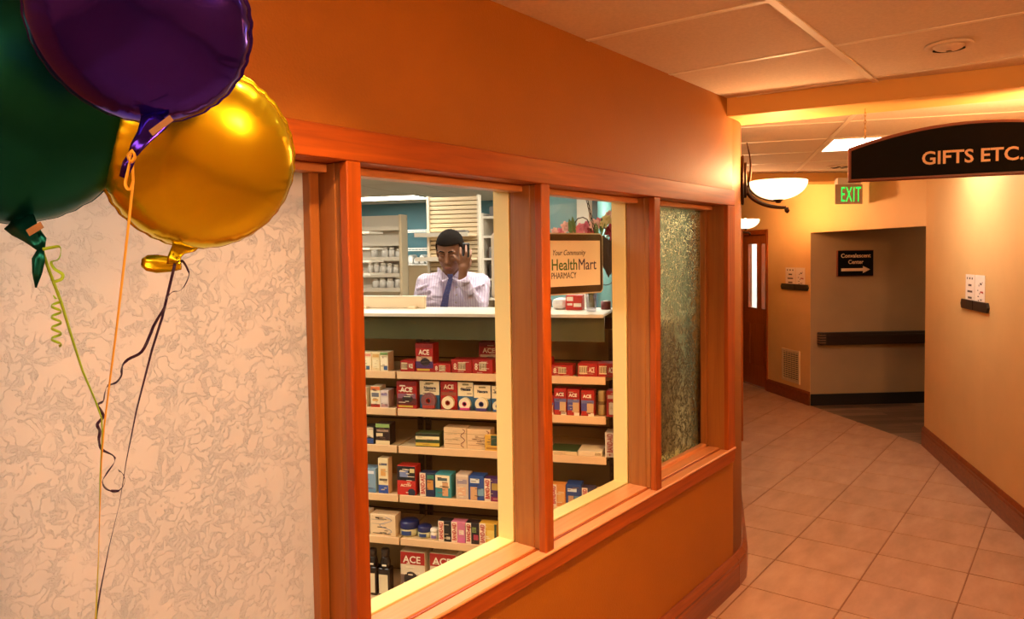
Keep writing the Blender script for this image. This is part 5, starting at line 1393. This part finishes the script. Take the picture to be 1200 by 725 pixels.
caps(body, [nt_l, nb, (nb[0], nb[1]+.03, nb[2]-.09)], [.054, .055, .05])
# trunk, legs, arms under the clothes (one continuous figure)
zS = mp_(530, 325)[2]
sh = {-1: mp_(500, 330, .03), 1: mp_(563, 331, .03)}
pel = (0.0, .06, .93+FLOORZ)
caps(body, [(0, .06, zS-.14), (0, .06, 1.20), pel], [.07, .08, .10], n=12)
for s in (-1, 1):
    caps(body, [(0, .06, zS-.08), (sh[s][0]*.8, sh[s][1]+.01, sh[s][2]-.03)], [.04, .03])
    caps(body, [(s*.09, .06, .92), (s*.11, .05, .50), (s*.11, .08, .12)], [.085, .055, .038], n=10)
    caps(body, [(s*.11, .07, .06), (s*.12, -.08, .04)], [.035, .03], n=8)
elL, wrL = mp_(560, 367, -.10), mp_(542, 327, -.17)
elR, wrR = mp_(489, 378, .0), mp_(505, 392, -.22)
caps(body, [(sh[1][0], sh[1][1], sh[1][2]-.03), elL, wrL], [.035, .032, .026], n=10); caps(body, [(sh[-1][0], sh[-1][1], sh[-1][2]-.03), elR, wrR], [.035, .032, .026], n=10)
# phone hand: palm beside the jaw, fingers up along the handset
pc = mp_(543.5, 314, -.175)
caps(body, [wrL, pc], [.025, .028], n=10, m_=8)
ellip(body, (pc[0]+.004, pc[1], pc[2]+.02), .036, .018, .044)
def finger(pts, r0, r1): caps(body, [mp_(x, y, i) for x, y, i in pts], [r0+(r1-r0)*k/(len(pts)-1) for k in range(len(pts))], n=8, m_=6)
finger([(538.5, 309, -.18), (534.5, 303, -.195), (532.2, 299.5, -.19)], .0098, .0078)       # index, resting on the cheek
finger([(541.8, 307, -.185), (540.5, 298, -.20), (540.6, 291, -.18)], .0100, .0080)
finger([(545.8, 306, -.185), (547.2, 296.5, -.20), (547, 288.5, -.165)], .0098, .0078)
finger([(549.2, 308, -.18), (552.4, 300, -.19), (552.6, 293, -.155)], .0090, .0070)
finger([(546.5, 319, -.165), (551.5, 311, -.15), (552.5, 305, -.135)], .0110, .0085)         # thumb behind the handset
# other hand on the work surface
pr = mp_(512, 395, -.27); ellip(body, pr, .035, .042, .016)
for k in range(4): caps(body, [(pr[0]-.022+.015*k, pr[1]-.035, pr[2]), (pr[0]-.026+.018*k, pr[1]-.075, pr[2]-.004), (pr[0]-.026+.018*k, pr[1]-.095+.006*abs(k-1.5), pr[2]-.012)], [.009, .0085, .007], n=8, m_=6)
caps(body, [(pr[0]+.03, pr[1], pr[2]), (pr[0]+.055, pr[1]-.03, pr[2]-.004), (pr[0]+.06, pr[1]-.05, pr[2]-.008)], [.011, .0095, .008], n=8, m_=6)
fuse('body', body, 'skin', man, .0052, 3)
# face details
for s in (-1, 1):
    e = ([], []); ellip(e, (s*.031, -.086, .006), .0125, .006, .0055, HD); eo = obj('eye', e[0], e[1], 'eye_white', man, True)
    e = ([], []); ellip(e, (s*.031-.002, -.0905, .003), .0052, .003, .0042, HD); obj('iris', e[0], e[1], 'eye_dark', eo, True)
    e = ([], []); ellip(e, (s*.031, -.0885, .0085), .0150, .007, .0062, HD); obj('eyelid', e[0], e[1], 'skin', eo, True)
    tube('eyebrow', [HD.p(s*x_, -.093+.35*max(0, x_-.03), z_) for x_, z_ in ((.012, .028), (.022, .033), (.034, .034), (.046, .029))], [.003, .0045, .0042, .002], 'hair_black', man, sides=6)
e = ([], []); ellip(e, (0, -.0945, -.0665), .023, .006, .0045, HD); ellip(e, (0, -.0925, -.0755), .019, .006, .005, HD); obj('lips', e[0], e[1], 'lip', man, True)
# hair: cap over the skull, hairline above the brow and round the ears
e = ([], [])
v, f = e; n_, m__ = 36, 26
idx = {}
for a in range(m__+1):
    th = math.pi*.78*a/m__
    for k in range(n_):
        ph_ = 2*math.pi*k/n_
        jj = .0018*math.sin(k*7.3+a*3.1)
        v.append(HD.p((.081+jj)*math.sin(th)*math.cos(ph_), .012+(.103+jj)*math.sin(th)*math.sin(ph_), .030+(.097+jj)*math.cos(th)))
loc = [((p-HD.o).dot(HD.r), (p-HD.o).dot(HD.i), (p-HD.o).dot(HD.u)) for p in v]
for a in range(m__):
    for k in range(n_):
        q_ = (a*n_+k, a*n_+(k+1) % n_, (a+1)*n_+(k+1) % n_, (a+1)*n_+k)
        cx_ = sum(loc[i][0] for i in q_)/4; cy_ = sum(loc[i][1] for i in q_)/4; cz_ = sum(loc[i][2] for i in q_)/4
        lim = .066 if cy_ < -.05 else (.066-(cy_+.05)/.05*.055 if cy_ < 0 else (.011-(cy_)/.05*.06 if cy_ < .05 else -.052))
        if abs(cx_) < .02 and cy_ < -.05: lim = .062
        if cz_ > lim: f.append(q_)
ho = obj('hair', v, f, 'hair_black', man, True)
md = ho.modifiers.new('thickness', 'SOLIDIFY'); md.thickness = .006; md.offset = 0
# shirt
sh_ = ([], [])
caps(sh_, [(0, .055, zS-.10), (0, .055, zS-.28), (0, .06, 1.08)], [.135, .142, .135], flat=.78, n=16, m_=10)
ellip(sh_, (-.085, .03, zS-.14), .10, .115, .14); ellip(sh_, (.085, .03, zS-.14), .10, .115, .14)
for s in (-1, 1):
    caps(sh_, [(0, .05, zS-.025), (sh[s][0]*.55, .045, zS-.03), (sh[s][0], sh[s][1], sh[s][2]-.015)], [.068, .062, .060], n=12)
caps(sh_, [(sh[1][0], sh[1][1], sh[1][2]-.012), elL], [.064, .058], n=12); caps(sh_, [elL, (wrL[0]*.9+elL[0]*.1, wrL[1]*.9+elL[1]*.1, wrL[2]*.9+elL[2]*.1)], [.056, .034], n=12)
caps(sh_, [(sh[-1][0], sh[-1][1], sh[-1][2]-.012), elR, (wrR[0]*.85+elR[0]*.15, wrR[1]*.85+elR[1]*.15, wrR[2]*.85+elR[2]*.15)], [.064, .056, .038], n=12)
# folds at the bent elbow and shoulder
for k in range(5):
    p0 = mp_(549+k*3, 342+k*4, -.13+.02*k); p1 = mp_(566+k*1.2, 334+k*5.5, -.055)
    caps(sh_, [p0, p1], [.010, .013], n=8, m_=6)
for k in range(4):
    caps(sh_, [mp_(489+k, 338+k*6, -.035), mp_(501+k*1.5, 334+k*7, -.075)], [.010, .012], n=8, m_=6)
fuse('shirt', sh_, 'shirt_lilac', man, .0075, 3)
# cuff, collar
cu = Vector(MF_.p(*wrL)); ax = (Vector(MF_.p(*wrL))-Vector(MF_.p(*elL))).normalized()
tube('cuff', [cu-ax*.035, cu-ax*.03, cu+ax*.004, cu+ax*.006], [.034, .0375, .0365, .031], 'shirt_lilac', man, sides=16)
for s in (-1, 1):
    c0 = mp_(528+s*1.2, 326.5, -.085); c1 = mp_(528+s*11, 316, -.055); c2 = mp_(528+s*14.5, 312.5, .01); c3 = mp_(528+s*9.5, 330, -.105); c4 = mp_(528+s*15.5, 321, -.03)
    P_ = [MF_.p(*q_) for q_ in (c0, c1, c2, c4, c3)]
    nn = -MF_.i*.006
    obj('collar', P_+[p+nn for p in P_], [(0, 1, 2, 3, 4), (9, 8, 7, 6, 5)]+[(k, (k+1) % 5, 5+(k+1) % 5, 5+k) for k in range(5)], 'shirt_lilac', man, False)
# tie
kn = [(524.5, 321.5), (531.5, 321.5), (530.2, 327.5), (526, 327.5)]
P_ = [MF_.p(*mp_(x, y, -.118)) for x, y in kn]; Q_ = [p+MF_.i*.02 for p in P_]
obj('tie_knot', P_+Q_, BOXF, 'tie_navy', man, False, .004, 2)
bl = [(525.6, 327), (531, 327), (526.5, 345), (524, 362), (522, 377), (513, 377), (514.8, 362), (519.5, 345)]
dd = [-.112, -.112, -.128, -.134, -.134, -.134, -.134, -.128]
P_ = [MF_.p(*mp_(x, y, i-.006)) for (x, y), i in zip(bl, dd)]; Q_ = [p+MF_.i*.008 for p in P_]
n8 = 8
obj('tie', P_+Q_, [(0, 1, 2, 7), (7, 2, 3, 6), (6, 3, 4, 5), (8, 15, 10, 9), (15, 14, 11, 10), (14, 13, 12, 11)]+[(k, (k+1) % 8, 8+(k+1) % 8, 8+k) for k in range(8)], 'tie_navy', man)
for k in range(4):
    e = ([], []); ellip(e, mp_(535.5-k*.8, 337+k*9, -.128), .005, .003, .005, None, 10, 6); obj('button', e[0], e[1], 'eye_white', man, True)
tr_ = ([], [])
caps(tr_, [(0, .06, 1.10), (0, .06, .95)], [.135, .135], flat=.8, n=14)
for s in (-1, 1): caps(tr_, [(s*.085, .06, .95), (s*.11, .055, .5), (s*.11, .075, .10)], [.10, .075, .062], n=12)
fuse('trousers', tr_, 'trouser', man, .012, 3)
for s in (-1, 1):
    so = ([], []); caps(so, [(s*.11, .09, .05), (s*.115, -.02, .045), (s*.12, -.12, .04)], [.05, .046, .038], n=10); fuse('shoe', so, 'shoe', man, .01, 3)
# the handset
pa, pb = Vector(MF_.p(*mp_(547, 285.5, -.115))), Vector(MF_.p(*mp_(546, 308, -.150)))
ud = (pa-pb).normalized(); fr = Fr(pb, MF_.r, MF_.i.cross(Vector((0, 0, 0))) if False else ud.cross(MF_.r).normalized(), ud)
L = (pa-pb).length
t = thing('phone', 'black phone handset held to the man\'s ear', 'phone', pb)
box('handset', fr, -.021, .021, -.009, .009, 0, L, 'phone_black', t, bevel=.006, seg=2)
box('earpiece', fr, -.019, .019, -.014, .0, L-.035, L-.002, 'phone_black', t, bevel=.005, seg=2)
# ================================================================== foil balloons
def foil(name, col, rough=.13):
    mt, nt, b = nodes(name)
    b.inputs['Base Color'].default_value = (*lin(col), 1); b.inputs['Metallic'].default_value = .92; b.inputs['Roughness'].default_value = rough
    tc = N(nt, 'ShaderNodeTexCoord'); nz = N(nt, 'ShaderNodeTexNoise'); nz.inputs['Scale'].default_value = 7; nz.inputs['Detail'].default_value = 2; nt.links.new(tc.outputs['Object'], nz.inputs['Vector'])
    bp = N(nt, 'ShaderNodeBump'); bp.inputs['Strength'].default_value = .25; bp.inputs['Distance'].default_value = .02; nt.links.new(nz.outputs[0], bp.inputs['Height']); nt.links.new(bp.outputs[0], b.inputs['Normal'])
foil('foil_yellow', '#d8d028', .22); foil('foil_purple', '#3c26cc', .15); foil('foil_green', '#0e5c62', .3)
plain('ribbon_purple', '#2e1648', .35); plain('ribbon_yellow', '#e6b83a', .4); plain('ribbon_green', '#9ad42a', .4); plain('foil_tag', '#8a6a44', .4)
CAMP = Vector(EYEV)
def balloon(label, mat, cx_, cy_, dep, rad_px, lean, tailpix, seed, yawt=0.0, flat=.5):
    """pillow of two foil discs: puckered seam, flat fin, gathered neck. lean = roll of the neck in the picture plane"""
    c = px_d(cx_, cy_, dep); R = rad_px*dep/FPX
    view = (CAMP-c).normalized()
    rt = Vector((0, 0, 1)).cross(view).normalized(); rt = -rt if rt.dot(Vector(AXR)) < 0 else rt
    view = (view+rt*yawt+Vector((0, 0, -.18))).normalized()
    rt = (rt-view*rt.dot(view)).normalized(); up_ = view.cross(rt).normalized()
    t = thing('foil_balloon', label, 'balloon', c)
    rnd = random.Random(seed)
    n, m_ = 160, 40
    ph = [rnd.uniform(0, 6.28) for _ in range(4)]
    def pk(a): return (math.sin(34*a+ph[0])+.7*math.sin(47*a+ph[1])+.5*math.sin(21*a+ph[2]))/2.2
    v, f = [], []
    for s in (1, -1):
        base = len(v)
        for k in range(m_+1):
            u = k/m_                     # 0 pole .. 1 seam
            r = R*math.sin(u*math.pi/2)**.92
            z = R*flat*math.cos(u*math.pi/2)**.85 if u < 1 else 0
            for j in range(n):
                a = 2*math.pi*j/n
                w_ = max(0, (u-.45)/.55)**1.5
                rr = r*(1-.022*w_*(1+pk(a)))
                zz = z+R*.042*w_*pk(a)*(1-u**12)
                v.append(c+rt*(rr*math.cos(a))+up_*(rr*math.sin(a))+view*(s*zz))
        for k in range(m_):
            for j in range(n):
                q_ = (base+k*n+j, base+k*n+(j+1) % n, base+(k+1)*n+(j+1) % n, base+(k+1)*n+j)
                f.append(q_)
    o = obj('skin', v, f, mat, t, True)
    bm = bmesh.new(); bm.from_mesh(o.data); bmesh.ops.remove_doubles(bm, verts=bm.verts, dist=1e-5); bmesh.ops.recalc_face_normals(bm, faces=bm.faces); bm.to_mesh(o.data); bm.free()
    # seam fin
    v, f = [], []
    for j in range(n):
        a = 2*math.pi*j/n; r0 = R*(1-.03*(1+pk(a))); r1 = R*(1.012-.012*pk(a)); zo = R*.012*pk(a)
        for rr, zz in ((r0, 0), (r1, zo)):
            for th in (-.0006, .0006): v.append(c+rt*(rr*math.cos(a))+up_*(rr*math.sin(a))+view*(zz+th))
    for j in range(n):
        a, b_ = j*4, ((j+1) % n)*4
        f += [(a, a+2, b_+2, b_), (a+1, b_+1, b_+3, a+3), (a+2, a+3, b_+3, b_+2)]
    obj('seam', v, f, mat, t, True)
    # neck: a gathered flat sleeve following tailpix (x, y, half width px, dd)
    def sleeve(nm, path, mt_):
        v, f = [], []
        m2 = 9
        for (x, y, hw, dd) in path:
            p = px_d(x, y, dep+dd); w_ = hw*dep/FPX
            i = path.index((x, y, hw, dd)); q0 = path[max(0, i-1)]; q1 = path[min(len(path)-1, i+1)]
            tx, ty = q1[0]-q0[0], q1[1]-q0[1]; L = math.hypot(tx, ty); sx, sy = -ty/L, tx/L
            side = Vector(AXR)*sx-Vector(AXU)*sy; nrm = -Vector(AXF)
            for k in range(m2*2):
                a = 2*math.pi*k/(m2*2)
                pl = .25+.10*math.sin(5*a+i)
                v.append(p+side*(w_*math.cos(a))+nrm*(w_*pl*math.sin(a)))
        K = m2*2
        for i in range(len(path)-1):
            for k in range(K): f.append((i*K+k, i*K+(k+1) % K, (i+1)*K+(k+1) % K, (i+1)*K+k))
        f.append(tuple(range(K-1, -1, -1))); f.append(tuple(range((len(path)-1)*K, len(path)*K)))
        return obj(nm, v, f, mt_, t, True)
    for k, path in enumerate(tailpix): sleeve('neck' if k == 0 else 'tail', path, mat)
    return t, c, R
def ribbon(t, pts, dep, wid_px, mat, twist=0.0, nm='ribbon'):
    """pts: (x, y[, extra depth]) picture points at the balloon's distance"""
    P_ = []
    for q_ in pts: P_.append(px_d(q_[0], q_[1], dep+(q_[2] if len(q_) > 2 else 0)))
    # resample
    S_ = []
    for i in range(len(P_)-1):
        k = max(1, int((P_[i+1]-P_[i]).length/.008))
        for j in range(k): S_.append(P_[i].lerp(P_[i+1], j/k))
    S_.append(P_[-1])
    side = []
    for i in range(len(S_)):
        tv = (S_[min(i+1, len(S_)-1)]-S_[max(0, i-1)]).normalized()
        s0 = tv.cross(Vector(AXF)).normalized(); a = twist*i/len(S_)
        side.append(s0*math.cos(a)+tv.cross(s0)*math.sin(a))
    return strip(nm, S_, wid_px*dep/FPX, side, mat, t, .0005)
DY, DP, DG = 1.23, .92, 1.08
KNOT = (112, 760)
# yellow
ty, cy_, Ry = balloon('large yellow foil balloon, front right of the three', 'foil_yellow', 235, 186, DY, 108, 0, [[(222, 278, 17, .03), (217, 284, 16, .026), (209, 292, 9, .01), (203, 302, 7, 0), (203, 309, 8, 0)], [(212, 309, 7, .002), (200, 309.5, 9, .004), (184, 309, 11, .004), (172, 308, 9.5, .004), (166, 307.5, 5, .004)]], 3, yawt=.12)
ribbon(ty, [(205, 309, -.004), (190, 372), (178, 410), (160, 480), (148, 540), (140, 590), (128, 640), (118, 690), (110, 740), (104, 800), (100, 860)], DY, 3.4, 'ribbon_purple', 2.2)
curlp = [(207, 307), (214, 306), (220, 316), (221, 324), (213, 339), (202, 342), (195, 350), (193, 360), (188, 368), (180, 382), (176, 392), (166, 412), (150, 421), (143, 430), (142, 440), (136, 448), (126, 452), (123, 460), (121, 470), (114, 474), (118, 481), (121, 488), (114, 497), (117, 505), (116, 515), (119, 526), (133, 534), (134, 541), (124, 556), (120, 564), (124, 572), (131, 575), (140, 574), (146, 565), (144, 555), (139, 551)]
def smooth_pts(pp, sub=4):
    out = []
    for i in range(len(pp)-1):
        p0, p1, p2, p3 = pp[max(0, i-1)], pp[i], pp[i+1], pp[min(len(pp)-1, i+2)]
        for j in range(sub):
            u = j/sub
            out.append(tuple(.5*((2*p1[k])+(-p0[k]+p2[k])*u+(2*p0[k]-5*p1[k]+4*p2[k]-p3[k])*u*u+(-p0[k]+3*p1[k]-3*p2[k]+p3[k])*u**3) for k in range(2)))
    out.append(pp[-1][:2]); return out
sp = [(x, y, .012*math.sin(i*.55)) for i, (x, y) in enumerate(smooth_pts(curlp))]
ribbon(ty, sp, DY-.01, 3.4, 'ribbon_purple', 9.0, 'curl')
# purple
tp, cp_, Rp = balloon('dark purple foil balloon at the top, partly out of frame', 'foil_purple', 167, 24, DP, 121, 0, [[(184, 134, 20, .022), (180, 143, 17, .02), (169, 160, 10, .006), (160, 172, 8, 0), (156, 180, 6, 0)], [(156, 180, 5, 0), (150, 192, 7, .002), (144, 208, 5, .002)]], 8, yawt=-.1, flat=.5)
box('valve_tag', Fr(px_d(189, 147, DP-.004), Vector(AXR)*.8+Vector(AXU)*.6, Vector(AXF), Vector(AXU)*.8-Vector(AXR)*.6), -.016, .016, -.0005, .0005, -.004, .004, 'foil_tag', tp)
ribbon(tp, [(155, 186, -.006), (156, 212), (151, 260), (143, 330), (136, 390), (127, 460), (122, 500), (119, 540), (117, 600), (115, 660), (111, 740), (106, 800), (102, 860)], DP+.05, 3.4, 'ribbon_yellow', 1.5)
ribbon(tp, smooth_pts([(156, 176), (150, 182), (153, 190), (158, 184), (155, 178), (150, 200), (147, 216), (152, 222), (156, 212)]), DP-.01, 4.0, 'ribbon_yellow', 3.0, 'bow')
# green
tg, cg, Rg = balloon('dark green foil balloon at the left edge', 'foil_green', 8, 128, DG, 138, 0, [[(20, 256, 20, .026), (27, 264, 18, .022), (37, 275, 12, .006), (46, 284, 10, 0), (48, 292, 5, 0)], [(48, 292, 4, 0), (45, 304, 8, .002), (43.5, 320, 6, .002), (42, 337, 1, .002)]], 12, yawt=.05, flat=.5)
box('valve_tag', Fr(px_d(41, 268, DG-.01), Vector(AXR)*.85+Vector(AXU)*.5, Vector(AXF), Vector(AXU)*.85-Vector(AXR)*.5), -.012, .012, -.0005, .0005, -.005, .005, 'foil_tag', tg)
ribbon(tg, [(49, 292, -.004), (58, 318), (72, 355), (85, 398), (97, 435), (112, 470), (119, 490), (120, 508), (117, 560), (116, 640), (112, 730), (106, 800), (102, 860)], DG+.02, 4.0, 'ribbon_green', 2.0)
gp_ = [(50, 292), (60, 290), (70, 289), (71, 297), (68, 304), (60, 307), (64, 315), (73, 321), (72, 327), (63, 331), (66, 338), (70, 345), (66, 350), (63, 346)]
ribbon(tg, smooth_pts(gp_), DG-.01, 3.6, 'ribbon_green', 5.0, 'curl')
hel = [(66+5.6*math.cos(u*1.0), 352+u*2.05, .008*math.sin(u)) for u in [k*.3 for k in range(0, 88)]]
ribbon(tg, hel, DG-.01, 3.0, 'ribbon_green', 0, 'curl')
# small weight the ribbons are tied to, on the floor below the picture
kp = px_d(101, 862, 1.14); wz = kp.z
wf = Fr((kp.x, kp.y, 0), (1, 0, 0), (0, 1, 0))
t = thing('balloon_weight', 'small foil balloon weight on the floor holding the ribbons', 'weight', wf.o)
lathe('weight_bag', wf, [(0, 0), (.05, .0), (.065, .02), (.062, .07), (.03, .11), (.012, .125)], 'foil_purple', t, n=20)
lathe('gathered_top', wf, [(.010, .12), (.011, .135), (.03, .17), (.028, .17), (.006, .13)], 'foil_purple', t, n=20)
tube('cord', [wf.p(0, 0, .12), wf.p(0, 0, .5), (kp.x, kp.y, wz)], .0018, 'ribbon_yellow', t, sides=6)
